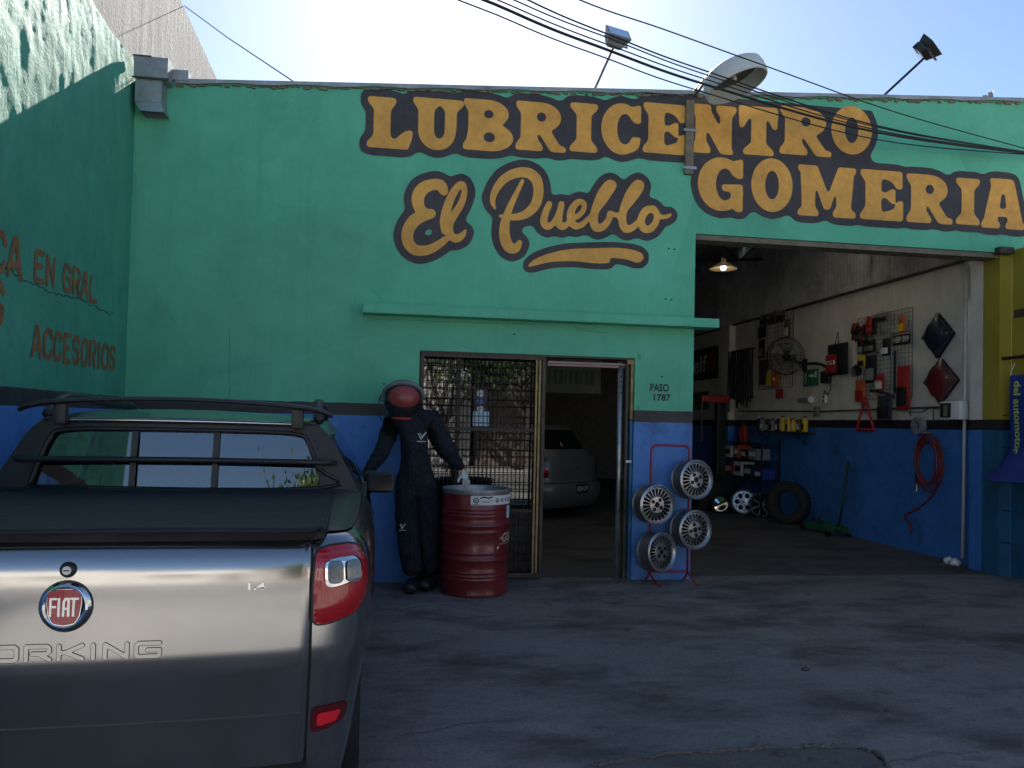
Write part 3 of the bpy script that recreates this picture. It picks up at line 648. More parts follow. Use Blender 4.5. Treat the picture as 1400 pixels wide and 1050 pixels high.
# lettering on the left boundary wall (reads towards the corner), laid on the uneven plaster
CAPS = {'A': [[(0, 0), (.42, 1), (.58, 1), (1, 0)], [(.2, .3), (.8, .3)]], 'C': [[(1, .75), (.8, .98), (.3, .98), (.04, .75), (.04, .25), (.3, .02), (.8, .02), (1, .25)]], 'E': [[(.95, 1), (.08, 1), (.08, 0), (.95, 0)], [(.08, .52), (.75, .52)]],
        'N': [[(.06, 0), (.06, 1), (.94, 0), (.94, 1)]], 'G': [[(1, .78), (.8, .98), (.3, .98), (.04, .75), (.04, .25), (.3, .02), (.8, .02), (1, .2), (1, .48), (.6, .48)]], 'R': [[(.06, 0), (.06, 1), (.7, 1), (.94, .85), (.94, .65), (.7, .5), (.06, .5)], [(.5, .5), (.96, 0)]],
        'L': [[(.08, 1), (.08, 0), (.92, 0)]], 'S': [[(.94, .8), (.7, .98), (.3, .98), (.06, .8), (.1, .6), (.9, .4), (.94, .2), (.7, .02), (.3, .02), (.06, .2)]], 'O': [[(.3, .02), (.06, .25), (.06, .75), (.3, .98), (.7, .98), (.94, .75), (.94, .25), (.7, .02), (.3, .02)]], 'I': [[(.5, 0), (.5, 1)]]}
def ltxt(body, px0, px1, pyt, pyb):
    a, b = on(px0, (pyt[0]+pyb[0])/2, 0, -2.27), on(px1, (pyt[1]+pyb[1])/2, 0, -2.27); z1, z0 = on(px0, pyt[0], 0, -2.27)[2], on(px0, pyb[0], 0, -2.27)[2]
    wd = [.45 if c == 'I' else 1. for c in body]; gap = .34; k = (b[1]-a[1])/(sum(wd)+gap*(len(body)-1)); y = a[1]
    for c, ww in zip(body, wd):
        ik = Ink(y-.05, z0-.05, y+ww*k+.05, z1+.05, .008)
        for st_ in CAPS[c]: ik.stroke([(y+u*ww*k, z0+v*(z1-z0)) for u, v in st_], (z1-z0)*.21)
        ik.blur(.8); ik.m -= .22*np.random.rand(*ik.m.shape)
        mb = MB(); ik.mesh_into(mb, lambda Y, z: (LWD(Y, z)+.0045, Y+3.4, z), 2); mb.f = [f for f in mb.f]; mb.build('painted_letter', m_rust_letter, lw, True, fix=False); y += (ww+gap)*k
ltxt('CA', -10, 30, (312, 340), (366, 374)); ltxt('EN', 49, 76, (342, 353), (382, 388)); ltxt('GRAL', 88, 132, (360, 379), (396, 411))
ltxt('ACCESORIOS', 45, 158, (446, 472), (486, 505)); ltxt('S', -14, 6, (382, 390), (440, 440))

# hairline cracks in the render
def crack(pts, fn, name, parent, amp=.006, r=.0022):
    q = smooth_path(pts, 7); q = [(x+random.uniform(-amp, amp), z+random.uniform(-amp, amp)) for x, z in q]
    MB().tube([fn(x, z) for x, z in q], [r*random.uniform(.4, 1.) for _ in q], 4).build(name, m_dark, parent)
for pl_ in (((313, 450), (314, 480), (313, 515), (314, 545)), ((505, 395), (517, 402), (523, 412)), ((176, 250), (178, 300), (176, 340)), ((512, 436), (650, 441), (760, 444)), ((780, 445), (800, 452), (830, 455))):
    crack([(fac(*p)[0], fac(*p)[2]) for p in pl_], lambda x, z: (x, -.0005, z), 'crack', facade, .004, .0017)
lc = [on(x, y, 0, -2.27) for x, y in ((0, 362), (15, 368), (30, 380), (52, 390), (70, 400), (88, 404), (112, 410), (135, 422), (155, 430))]
crack([(p[1], p[2]) for p in lc], lambda Y, z: (LWD(Y, z)+.001, Y+3.4, z), 'crack', lw, .010, .0042)
# ------------------------------------------------------------------ fixtures on and over the facade
hp = thing('rain_hopper', 'grey sheet metal rain hopper in the top left corner of the facade', 'hopper', (-2.1, -.1, 4.0))
MB().b2((-.14, -.08, .27), (.13, .095, .45)).build('upper_box', m_zinc, hp)
MB().b2((-.13, -.06, .07), (.08, .095, .268)).build('lower_box', m_zinc, hp)
mb = MB(); mb.add([(-.13, -.06, .068), (.08, -.06, .068), (.08, .09, .068), (-.13, .09, .068), (-.08, -.07, -.01), (.11, -.07, -.01), (.11, .09, -.01), (-.08, .09, -.01)],
                  [(0, 1, 5, 4), (1, 2, 6, 5), (2, 3, 7, 6), (3, 0, 4, 7)]); mb.build('spout', m_galv, hp)
MB().b2((-.15, -.085, .262), (.14, -.078, .275)).build('seam', m_brownm, hp)
mb = MB(); mb.add([(-.15, -.1, .45), (.0, -.1, .45), (.0, .1, .45), (-.15, .1, .45), (-.15, .09, .53)], [(0, 1, 4), (1, 2, 4), (2, 3, 4), (3, 0, 4)]); mb.build('flashing', m_galv, hp)
# floodlights on arms
def flood(label, base, head, tilt, m):
    b = Vector(base); h = Vector(head)-b; t = thing('floodlight', label, 'floodlight', base, group='floodlights above the parapet')
    MB().cyl((0, 0, 0), h, .012, 8).build('arm', m, t)
    q = Euler(tilt).to_matrix().to_4x4(); q.translation = h+Vector((.02, 0, .08))
    tf = lambda p: q @ Vector(p)
    u = MB().tube([tf(p) for p in ((-.10, 0, .02), (-.10, 0, -.09), (.10, 0, -.09), (.10, 0, .02))], .009, 6); u.build('bracket', m, t)
    mb = MB(); a, c = .115, .065                              # tapered housing, front larger than back
    mb.add([tf(p) for p in ((-a, -.07, -.075), (a, -.07, -.075), (a, -.07, .075), (-a, -.07, .075), (-c, .06, -.045), (c, .06, -.045), (c, .06, .05), (-c, .06, .05))],
           [(0, 1, 2, 3), (4, 7, 6, 5), (0, 4, 5, 1), (1, 5, 6, 2), (2, 6, 7, 3), (3, 7, 4, 0)])
    mb.build('housing', m, t)
    MB().add([tf(p) for p in ((-.098, -.074, -.06), (.098, -.074, -.06), (.098, -.074, .06), (-.098, -.074, .06))], [(0, 1, 2, 3)]).build('lens', m_clear, t)
    f = MB()
    for k in range(5): f.add([tf((x, y, z)) for x, y, z in ((-.05+.025*k, .06, -.04), (-.05+.025*k+.006, .06, -.04), (-.05+.025*k+.006, .085, .045), (-.05+.025*k, .085, .045))], [(0, 1, 2, 3)])
    f.build('cooling_fins', m, t)
    bx = MB(); bx.rbox((0, 0, 0), (.09, .07, .05), .008); bx.v = [tuple(tf((x, y+.03, z+.095))) for x, y, z in bx.v]; bx.build('junction_box', m, t)
p0 = fac(813, 122, .02); p1 = fac(838, 66, -.35); p1[1] = -.35
flood('pale floodlight on a thin arm above the C of the sign', p0, p1, (R_(-35), R_(4), R_(12)), m_grey)
p0 = fac(1209, 130, .02); p1 = fac(1264, 79, -.35)
flood('dark floodlight on a thin arm above the right end of the sign', p0, p1, (R_(-38), R_(16), R_(30)), m_blackm)
# big round lamp head on a bracket above the sign
dc = fac(1004, 108, -.42)
dl = thing('dome_lamp', 'large round translucent lamp head tilted on a bracket above the sign', 'lamp', dc)
T = Euler((R_(-9), R_(-19), 0)).to_matrix().to_4x4() @ Matrix.Scale(.88, 4)
m_opal = mk('ribbed_opal_plastic', (.62, .63, .62), .4, var=.06, dirt=.15)
prof = [(.318, -.085), (.322, -.07), (.316, .02), (.298, .085), (.26, .115), (.12, .135), (0, .138)]
mb = MB(); mb.lathe(prof, 72, T)
mb.lathe([(r-.012 if r > .02 else 0, z-.004) for r, z in prof][::-1], 72, T)
mb.lathe([(.318, -.085), (.306, -.089)], 72, T); mb.build('shade', m_opal, dl, True, 40)
rb = MB()
for k in range(72):
    a = 2*PI*k/72; rb.tube([T @ Vector((r*math.cos(a), r*math.sin(a), z)) for r, z in ((.320, -.068), (.316, .02), (.300, .083))], .0045, 4)
rb.build('shade_ribs', m_opal, dl)
MB().lathe([(.0, .03), (.20, .03), (.235, .06), (.29, .07)], 40, T).build('reflector_plate', mk('lamp_inner_plate', (.07, .08, .06), .5, .3, var=.3), dl, True)
MB().lathe([(0, -.02), (.02, -.015), (.028, .01), (.02, .04)], 20, T).build('bulb', m_white, dl, True)
brk = fac(949, 132, -.05)
mb = MB(); o = Vector(dc); e0 = T @ Vector((-.31, .05, -.05))
mb.tube([Vector(brk)-o, Vector(brk)-o+Vector((.02, -.18, .05)), e0], .016, 8); mb.tube([Vector(brk)-o+Vector((0, 0, .05)), Vector(brk)-o+Vector((.06, -.2, .14)), T @ Vector((-.2, .1, .08))], .011, 8); mb.build('bracket', m_galv, dl, True)
pt, pb = fac(944, 137, -.04), fac(942, 238, -.04)
MB().b2((pb[0]-.038-o.x, -.045-o.y, pb[2]-o.z), (pb[0]+.042-o.x, -.012-o.y, pt[2]-o.z)).build('mounting_board', m_tan, dl)
for zz in (.06, .42):
    MB().b2((pb[0]-.065-o.x, -.052-o.y, pb[2]+zz-.012-o.z), (pb[0]+.07-o.x, -.046-o.y, pb[2]+zz+.012-o.z)).build('clamp', m_galv, dl)
# overhead cables, fanning out from one wall hook at the right
hook = Vector((6.62, -.10, 4.28))
hk = thing('cable_hook', 'steel wall hook where the overhead cables meet, right edge of the facade', 'hook', tuple(hook))
MB().b2((-.05, .07, -.06), (.05, .1, .06)).build('plate', m_galv, hk); MB().tube([(0, .08, 0), (0, 0, 0), (-.02, -.03, -.02)], .012, 6).build('pin', m_galv, hk)
cab = [((788, -2), (910, 41), (1060, 95), (1230, 155), .006, 'highest thin overhead cable, passing over the round lamp'),
       ((722, 0), (842, 51), (962, 96), (1200, 172), .007, 'second overhead cable from the top, passing the pale floodlight'),
       ((712, 4), (840, 55), (965, 102), (1200, 174), .006, 'third overhead cable from the top, just under the second'),
       ((704, 10), (850, 68), (970, 110), (1200, 178), .006, 'fourth overhead cable from the top, in the middle of the bundle'),
       ((700, 16), (830, 68), (966, 116), (1200, 181), .012, 'thickest twisted cable of the overhead bundle'),
       ((702, 30), (830, 80), (952, 123), (1200, 191), .006, 'lowest overhead cable, sagging closest to the sign letters')]
for a, b, c, d, r, lab in cab:
    pts = [hook, Vector(fac(*d, -.28)), Vector(fac(*c, -.75)), Vector(fac(*b, -1.15)), Vector(fac(*a, -1.6))]
    dd = (pts[-1]-pts[-2]); pts += [pts[-1]+dd*1.6+Vector((0, 0, .12)), pts[-1]+dd*5+Vector((0, 0, 1.0))]
    o_ = MB().tube(smooth_path(pts, 8), r, 6).build('overhead_cable', m_wire, None, True); tag(o_, lab, 'cable', 'overhead cables crossing the sign')
pa, pb_ = on(252, 8, 0, -3.0), fac(402, 112, .1)
tag(MB().tube([tuple(np.array(pa)+np.array((.0, .0, .0))), tuple((np.array(pa)+pb_)/2-np.array((0, 0, .02))), tuple(pb_)], .006, 6).build('guy_wire', m_wire), 'thin wire from the grey wall top down to the parapet', 'wire')

# ------------------------------------------------------------------ grille door
gd = thing('grille_gate', 'dark metal grille sliding gate with reflecting glass behind it, left of the doorway', 'gate', (.8, .06, 0))
gx0, gx1, gz0, gz1 = DX0+.012-.8, 1.372-.8, .03, 2.055
yg = -.03
def bar(a, b, m=m_brownm, name='gate_frame', par=None): return MB().b2(a, b).build(name, m, par or gd)
bar((gx0, yg-.02, gz0), (gx0+.03, yg+.02, gz1)); bar((gx0+.031, yg-.02, gz1-.03), (gx1-.031, yg+.02, gz1)); bar((gx0+.031, yg-.02, gz0), (gx1-.031, yg+.02, gz0+.035))
bar((gx1-.030, yg-.02, gz0), (gx1, yg+.02, gz1), m_brownm); 
for k, x in enumerate((-.052, -.083)): bar((gx1+x-.010, yg-.016, gz0+.036), (gx1+x+.008, yg+.012, gz1-.031), m_yellowm, 'gate_stile')
vb = MB().cyl((0, 0, gz0+.03), (0, 0, gz1-.03), .0038, 6).mesh('grille_bar', m_brownm, True)
n = 26
for k in range(1, n): link('grille_bar', vb, gd, (gx0+.03+(gx1-gx0-.13)*k/n, yg, 0))
hb = MB().cyl((gx0+.03, 0, 0), (gx1-.03, 0, 0), .0048, 6).mesh('grille_crossbar', m_blackm, True)
for k in range(25): link('grille_crossbar', hb, gd, (0, yg-.009, gz0+.06+k*.078+(.016 if k % 2 else 0)))
for z in (.62, 1.36): bar((gx0+.031, yg-.012, z), (gx1-.09, yg+.016, z+.028), m_blackm, 'gate_rail')
# glazed screen behind the grille
gl = thing('glass_screen', 'dark reflecting glass screen behind the grille with round stickers and a blue notice', 'glazing', (.8, .16, 0))
mx = fac(625, 600, .16)[0]-.8
bar((mx-.022, -.02, .03), (mx+.022, .02, 2.06), m_blackm, 'mullion', gl)
bar((gx0-.005, -.02, .03), (gx0+.02, .02, 2.06), m_blackm, 'glass_frame', gl); bar((gx1-.04, -.02, .03), (gx1-.005, .02, 2.06), m_blackm, 'glass_frame', gl)
bar((gx0+.021, -.018, .03), (mx-.023, .018, .62), m_blackm, 'kick_panel', gl); bar((mx+.023, -.018, .03), (gx1-.041, .018, .62), m_blackm, 'kick_panel', gl)
for a, b in ((gx0+.02, mx-.022), (mx+.022, gx1-.04)):
    MB().add([(a, 0, .62), (b, 0, .62), (b, .004, 2.05), (a, .004, 2.05)], [(0, 1, 2, 3)]).build('pane', m_doorglass, gl, fix=False)
sc = [fac(657, y, .15) for y in (538, 547.5, 559)]
MB().b2((sc[0][0]-.06-.8, -.012, sc[2][2]-.05), (sc[0][0]+.06-.8, -.009, sc[0][2]+.05)).build('sticker_strip', mk('dark_violet_print', (.02, .014, .035), .4), gl)
for c, m in zip(sc, (m_paper, mk('blue_sticker', (.10, .16, .5), .5), m_paper)):
    s_ = MB().cyl((c[0]-.8, -.017, c[2]), (c[0]-.8, -.0125, c[2]), .034, 20).build('round_sticker', m, gl)
    MB().b2((c[0]-.8-.02, -.019, c[2]-.004), (c[0]-.8+.02, -.0175, c[2]+.004)).build('sticker_print', m_grey, s_)
c = fac(657.5, 572.5, .15); MB().b2((c[0]-.875, -.014, c[2]-.068), (c[0]-.725, -.0095, c[2]+.068)).build('notice', m_paperb, gl)
# door frame: head track, jamb posts
dfm = thing('door_frame', 'rusty steel door frame with head track and ochre jamb round the open doorway', 'door frame', (1.2, .05, 0))
bar((DX0-1.2+.001, -.045, DZ-.018), (DX1-1.2-.001, .10, DZ-.001), m_brownm, 'head', dfm)
for z in (.03, .052): bar((.2, -.03+z, DZ-.04-z), (DX1-1.2-.07, -.022+z, DZ-.022-z), mk('pinkish_rail', (.28, .20, .20), .4, .5), 'head_track', dfm)
MB().cyl((DX1-1.2-.115, .03, 0), (DX1-1.2-.115, .03, DZ-.03), .024, 12).build('post', m_galv, dfm, True)
bar((DX1-1.2-.075, -.02, 0), (DX1-1.2-.05, .04, DZ-.03), m_brownm, 'post', dfm); bar((DX1-1.2-.03, -.03, 1.50), (DX1-1.2-.006, .02, DZ-.05), m_yellowm, 'jamb_strip', dfm); bar((DX1-1.2-.03, -.03, 0), (DX1-1.2-.006, .02, 1.49), mk('teal_jamb_paint', (.02, .14, .26), .5), 'jamb_strip', dfm)
bar((DX1-1.2-.075, -.055, DZ-.06), (DX1-1.2-.01, -.031, DZ-.02), m_yellowm, 'corner_plate', dfm)
c = fac(858, 631, 0); MB().rbox((c[0]-1.2, -.07, c[2]), (.06, .04, .03), .008).build('latch', m_galv, dfm)
c = fac(856, 515, 0)
for k in range(4): MB().cyl((DX1-1.2-.115, .002, 1.75+.05*k), (DX1-1.2-.115, .008, 1.75+.05*k), .006, 8).build('bolt_hole', m_dark, dfm)

# ------------------------------------------------------------------ oil drum
dg = gnd(649, 803); DR = .29; DC = Vector((dg[0]-.022, -.40, 0)); print('drum', DC)
dr = thing('oil_drum', 'dark red steel oil drum with white label strip used as a bin', 'drum', DC)
m_drum = mk('maroon_drum_paint', (.17, .016, .018), .33, var=.25, vs=5, dirt=.3, coat=.3)
pf = [(0, .012), (.27, .012), (.277, 0), (DR, .004), (DR+.003, .012), (DR-.002, .03)]
def rib(z, h, w): return [(DR-.002, z-w), (DR-.002+h*.6, z-w*.5), (DR-.002+h, z), (DR-.002+h*.6, z+w*.5), (DR-.002, z+w)]
for z in (.14, .17, .20): pf += rib(z, .004, .012)
pf += rib(.305, .013, .026)
pf += rib(.36, .004, .012); pf += rib(.53, .004, .012); pf += rib(.585, .013, .026)
for z in (.66, .69, .72): pf += rib(z, .004, .012)
pf += [(DR-.002, .84)]
MB().lathe(pf, 64).build('body', m_drum, dr, True, 50)
MB().lathe([(DR-.002, .84), (DR+.004, .865), (DR+.004, .876), (DR-.002, .88), (DR-.008, .876), (DR-.012, .86), (DR-.014, .05), (0, .045)], 64).build('galvanised_lining', m_galv, dr, True, 40)
def on_drum(a0, z0, off=.003): return lambda x, y: ((DR-.002+off)*math.cos(a0+x/DR), (DR-.002+off)*math.sin(a0+x/DR), z0+y)
ac = -PI/2+.47
ik = Ink(-.35, -.05, .35, .05, .012).rect(-.21, -.038, .24, .038)
lb = ik.build('label_strip', on_drum(ac, .797), m_paper, dr, 3, True)
def dtxt(body, x, z, w, h, m=m_num, off=.0045, par=None, name='label_print'): text(name, body, m, lambda u, v: on_drum(ac, .797, off)(x+u, z+v), 1., par or lb, .01, 1., w, h)
ik = Ink(-.25, -.05, .30, .05, .004)
for x, r in ((-.165, .024), (.02, .018), (.075, .016), (.125, .014), (.18, .017)): ik.ell(x, 0, r, r*.9).ell(x, 0, r*.62, r*.55, False).ell(x, -.002, r*.3, r*.3)
ik.stroke([(-.13, .02), (-.10, .028), (-.06, .02), (-.03, .028)], .012).stroke([(-.12, -.006), (-.02, .0)], .004).stroke([(-.12, -.016), (-.05, -.014)], .004).stroke([(-.19, -.031), (-.14, -.031)], .005)
ik.build('label_print', on_drum(ac, .797, .0045), m_num, lb, 3, True)
ik = Ink(-.05, -.08, .06, .08, .006).rect(-.028, -.055, .035, .048); sl2 = ik.build('small_label', on_drum(ac+.60, .695, .005), m_paperb, dr, 2, True)
m_cream = mk('cream_print', (.62, .52, .42), .5)
text('maker_print', 'GULF', m_cream, lambda u, v: on_drum(ac+.70, .485, .004)(u+v*.25, v), 1., dr, .02, 1., .23, .075)
ik = Ink(-.3, -.1, .2, .1, .004).poly([(-.16, -.012), (-.115, .012), (-.12, -.006), (-.10, -.008)]).stroke([(-.15, -.052), (.16, -.048)], .004).ell(-.165, -.08, .011, .014); ik.build('maker_print', on_drum(ac+.70, .485, .004), m_cream, dr, 2, True)

# ------------------------------------------------------------------ rim display rack and four alloy rims
rk = thing('rim_rack', 'red tube display rack holding four alloy rims by the blue pillar', 'rack', (2.55, -.14, 0))
ra, rb_ = fac(889, 700, -.14), fac(941, 700, -.14); x0, x1 = ra[0]-2.55, rb_[0]-2.55; zt_ = fac(915, 609, -.14)[2]; zb_ = .10
fr = [(x0, 0, zb_), (x0, 0, zt_-.05)]+arc((x0+.05, 0, zt_-.05), .05, PI, PI/2, 5)+arc((x1-.05, 0, zt_-.05), .05, PI/2, 0, 5)+[(x1, 0, zb_)]
MB().tube(fr, .0105, 8).build('frame', m_red, rk, True)
MB().cyl((x0, 0, zb_), (x1, 0, zb_), .010, 8).build('crossbar', m_red, rk)
for x in (x0, x1): MB().tube([(x, 0, zb_), (x+.01, -.06, .06), (x+.03, -.14, .012), (x+.045, -.19, .012)], .008, 8).build('foot', m_red, rk, True); MB().tube([(x, 0, zb_), (x, .03, .05), (x, .10, .012)], .010, 8).build('foot', m_red, rk, True)
def rim_parts(root, R=.18, depth=.15):
    # axis along -Y (face towards the camera)
    M_ = Matrix.Rotation(PI/2, 4, 'X')
    L = lambda prof, n=56: MB().lathe(prof, n, M_)
    L([(R*.93, .0), (R, .004), (R, .014), (R*.93, .022), (R*.90, .05), (R*.86, .07), (R*.86, depth*.8), (R*.95, depth*.92), (R, depth*.95), (R, depth), (R*.94, depth)]).build('barrel', m_alloyd, root, True, 40)
    L([(R*.94, depth), (R*1.0, depth+.003), (R*1.0, depth+.010), (R*.955, depth+.014), (R*.90, depth-.004), (R*.86, depth-.010)]).build('outer_lip', m_alloy, root, True, 40)
    face = L([(R*.87, depth-.012), (R*.80, depth-.006)]); face.build('face_ring', m_alloy, root, True)
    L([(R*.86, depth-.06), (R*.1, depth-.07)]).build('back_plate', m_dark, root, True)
    sp = MB(); N = 22
    for k in range(N):
        a = 2*PI*k/N; ca, sa = math.cos(a), math.sin(a)
        def pt(r, w, z): return M_ @ Vector((r*ca-w*sa, r*sa+w*ca, z))
        r0, r1 = R*.40, R*.85; w0, w1 = .0058, .0105; zc = depth-.004
        sec = []
        for r, w, z in ((r0, w0, zc+.002), ((r0+r1)/2, (w0+w1)/2*.85, zc-.010), (r1, w1, zc-.008)):
            sec += [pt(r, -w, z-.012), pt(r, -w*.35, z+.003), pt(r, w*.35, z+.003), pt(r, w, z-.012)]
        fs = []
        for i in range(2):
            for j in range(3): fs.append((i*4+j, i*4+j+1, (i+1)*4+j+1, (i+1)*4+j))
        sp.add(sec, fs)
    s_ = sp.build('spokes', m_alloy, root, True, 50); s_['kind'] = 'stuff'
    hub = L([(R*.43, depth-.010), (R*.40, depth+.001), (R*.15, depth+.003), (R*.13, depth-.004)], 40).build('hub', m_alloy, root, True, 40)
    L([(R*.135, depth-.003), (0, depth-.002)], 20).build('centre_bore', m_dark, hub)
    for k in range(4):
        a = PI/4+k*PI/2+.2; c = M_ @ Vector((R*.275*math.cos(a), R*.275*math.sin(a), depth+.002)); MB().lathe([(0, .0005), (.0135, .0008), (.0155, .003), (.018, .001)], 16, Matrix.Translation(c) @ M_).build('lug_hole', m_dark, hub, True)
rims = [(895, 690, -.30, (0, 6, 12), 'left upper alloy rim on the red rack', .0), (948, 657, -.27, (-4, -6, 14), 'right upper alloy rim on the red rack, topmost of the four', .5),
        (946, 725, -.28, (-2, 0, 15), 'right lower alloy rim on the red rack', .785), (897, 757, -.30, (-6, -8, 26), 'left lower alloy rim on the red rack, most tilted of the four', .35)]
proto = None
for px, py, Y, (rx, ry, rz), lab, spin in rims:
    c = fac(px, py, Y)
    if proto is None:
        proto = thing('alloy_rim', lab, 'rim', group='alloy rims on the red rack'); rim_parts(proto); o = proto
    else: o = copy_tree(proto); o['label'] = lab
    o.matrix_world = Matrix.Translation((c[0]-.01, c[1]+.14, c[2])) @ Euler((R_(rx*.8), 0, R_(rz))).to_matrix().to_4x4() @ Matrix.Rotation(spin, 4, 'Y')

# ------------------------------------------------------------------ dressed dummy beside the drum
mn_ = thing('mannequin', 'stuffed dummy in dark coveralls and helmet with red visor beside the red drum', 'dummy', (0, 0, 0))
def skin_body(name, verts, edges, rad, mat, parent, root=0, sub=2, wob=.0):
    me = bpy.data.meshes.new(name); me.from_pydata(verts, edges, []); o = bpy.data.objects.new(name, me); COL.objects.link(o)
    o.modifiers.new('s', 'SKIN'); sv = me.skin_vertices[0].data
    for i, r in enumerate(rad): sv[i].radius = r if isinstance(r, tuple) else (r, r)
    for i in range(len(verts)): sv[i].use_root = (i == root)
    s = o.modifiers.new('u', 'SUBSURF'); s.levels = sub; s.render_levels = sub
    bpy.context.view_layer.update(); m2 = bpy.data.meshes.new_from_object(o.evaluated_get(bpy.context.evaluated_depsgraph_get())); bpy.data.objects.remove(o)
    if wob:
        nv = [v.normal.copy() for v in m2.vertices]
        for v, nn in zip(m2.vertices, nv):
            p = v.co; v.co = p+nn*wob*(mn.fractal(Vector((p.x*9, p.y*9, p.z*3.2)), 1., 2., 3)+.5*mn.fractal(Vector((p.x*20+p.z*9, p.y*20, p.z*14)), 1., 2., 2))
    m2.materials.clear(); m2.materials.append(mat); m2.polygons.foreach_set('use_smooth', [True]*len(m2.polygons)); m2.name = name
    return link(name, m2, parent)
Yb = -.30
def F_(x, y, Y=Yb): return tuple(fac(x, y, Y))
V = [F_(567, 655), F_(567, 635), F_(566, 610), F_(566, 588), F_(564, 572), F_(556, 562),              # 0-5 pelvis..neck
     F_(591, 573), F_(602, 596), F_(613, 617, -.36), F_(624, 632, -.44), F_(632, 643, -.50),        # 6-10 arm to drum
     F_(537, 574), F_(529, 597), F_(521, 618, -.32), F_(509, 636, -.34), F_(498, 652, -.36),         # 11-15 other arm
     F_(583, 672, -.28), F_(587, 715, -.27), F_(588, 755, -.26), F_(590, 785, -.24),                # 16-19 leg
     F_(555, 672, -.30), F_(557, 715, -.30), F_(561, 755, -.32), F_(566, 787, -.34),                # 20-23 leg
     F_(584, 789, -.33), F_(562, 797, -.46)]                                                        # 24-25 toes
Ed = [(0, 1), (1, 2), (2, 3), (3, 4), (4, 5), (4, 6), (6, 7), (7, 8), (8, 9), (9, 10), (4, 11), (11, 12), (12, 13), (13, 14), (14, 15), (0, 16), (16, 17), (17, 18), (18, 19), (0, 20), (20, 21), (21, 22), (22, 23)]
Rd = [(.19, .13), (.185, .13), (.195, .13), (.20, .125), (.15, .10), (.065, .065), (.10, .095), .082, .074, .064, .046, (.10, .095), .082, .072, .060, .046, (.115, .115), .104, .096, .092, (.115, .115), .104, .096, .090]
Vb, Rb = V[:24], Rd
skin_body('coverall', Vb, Ed, Rb, m_navy, mn_, 0, 3, .014)
for a, b in ((19, 24), (23, 25)):
    p = Vector(V[a]); d = Vector((V[b][0]-p.x, V[b][1]-p.y, 0)); d.normalize()
    skin_body('boot', [(p.x, p.y+.03, .05), tuple(p+Vector((0, 0, -p.z+.055))+d*.08), tuple(p+Vector((0, 0, -p.z+.045))+d*.21)], [(0, 1), (1, 2)], [(.072, .06), (.07, .062), (.058, .045)], m_black, mn_)
MB().tube([(V[5][0]+.085*math.cos(a), V[5][1]+.085*math.sin(a), V[5][2]-.045-.02*math.sin(a)) for a in np.linspace(0, 2*PI, 25)[:-1]], .022, 8, closed=True).build('collar', m_navy, mn_, True)
# chest and leg emblem, pocket
m_emb = mk('white_embroidery', (.5, .5, .52), .7)
def emb(px, py, s, Y):
    c = fac(px, py, Y); ik = Ink(-.06, -.06, .06, .06, .003).stroke([(-.025, .02), (-.008, -.016), (.022, .026)], .007).stroke([(-.012, .02), (-.002, -.004), (.012, .02)], .005).stroke([(-.03, -.030), (.022, -.030)], .006)
    ik.build('emblem', lambda x, y: (c[0]+x*s, Y-.0-.25*x*0, c[2]+y*s), m_emb, mn_)
emb(577.5, 597, 1.35, -.476); emb(551, 720, 1.0, -.418)
# helmet
hc = Vector(F_(551, 546, -.33)); HR = .168
hm = MB(); hm.lathe([(.10, -.19), (.125, -.16), (.155, -.10), (.168, -.02), (.168, .04), (.155, .10), (.115, .150), (.06, .175), (0, .182)], 40)
hm.v = [(x*.94, y*.94, z*.94) for x, y, z in hm.v]; hel = hm.build('helmet', mk('black_helmet_shell', (.02, .022, .026), .3, coat=.5), mn_, True, None, hc)
def vis(x, y, r):                                     # visor wraps the front of the shell
    a = -PI/2+.06+x/.168; k = math.sqrt(max(0., 1-(y/.20)**2)); return (.94*r*k*math.cos(a), .94*r*k*math.sin(a), .94*y)
ik = Ink(-.25, -.12, .25, .14, .006).ell(0, .02, .150, .095); ik.build('visor', lambda x, y: vis(x, y, .180+.010*max(0, 1-(x/.15)**2-((y-.02)/.095)**2)), mk('red_visor', (.30, .045, .04), .38, var=.3, vs=14, dirt=.25, coat=.2), hel, 2, True)
ik = Ink(-.26, -.2, .26, .06, .006).poly([(-.21, .0), (-.15, -.05), (0, -.085), (.15, -.05), (.21, .0), (.20, -.09), (.13, -.155), (0, -.175), (-.13, -.155), (-.20, -.09)]).blur(1.5); ik.build('chin_bar', lambda x, y: vis(x, y, .186), m_black, hel, 2, True)
MB().tube([vis(x, y, .190) for x, y in smooth_path([(-.25, -.03), (-.235, .05), (-.16, .115), (-.07, .142), (.03, .146), (.13, .122), (.20, .07), (.24, .0)], 5)], [.012+.010*math.sin(PI*i/35) for i in range(36)], 8).build('brim', mk('grey_brim', (.16, .175, .19), .45), hel, True)
MB().tube(arc((0, -.05, -.165), .085, PI, 2*PI, 14, 'xy'), .012, 8).build('strap', m_redbright, hel, True)
MB().tube([(-.19, -.03, .03), (-.205, -.05, -.05), (-.195, -.06, -.15), (-.17, -.05, -.19)], .004, 6).build('strap', m_black, hel, True)
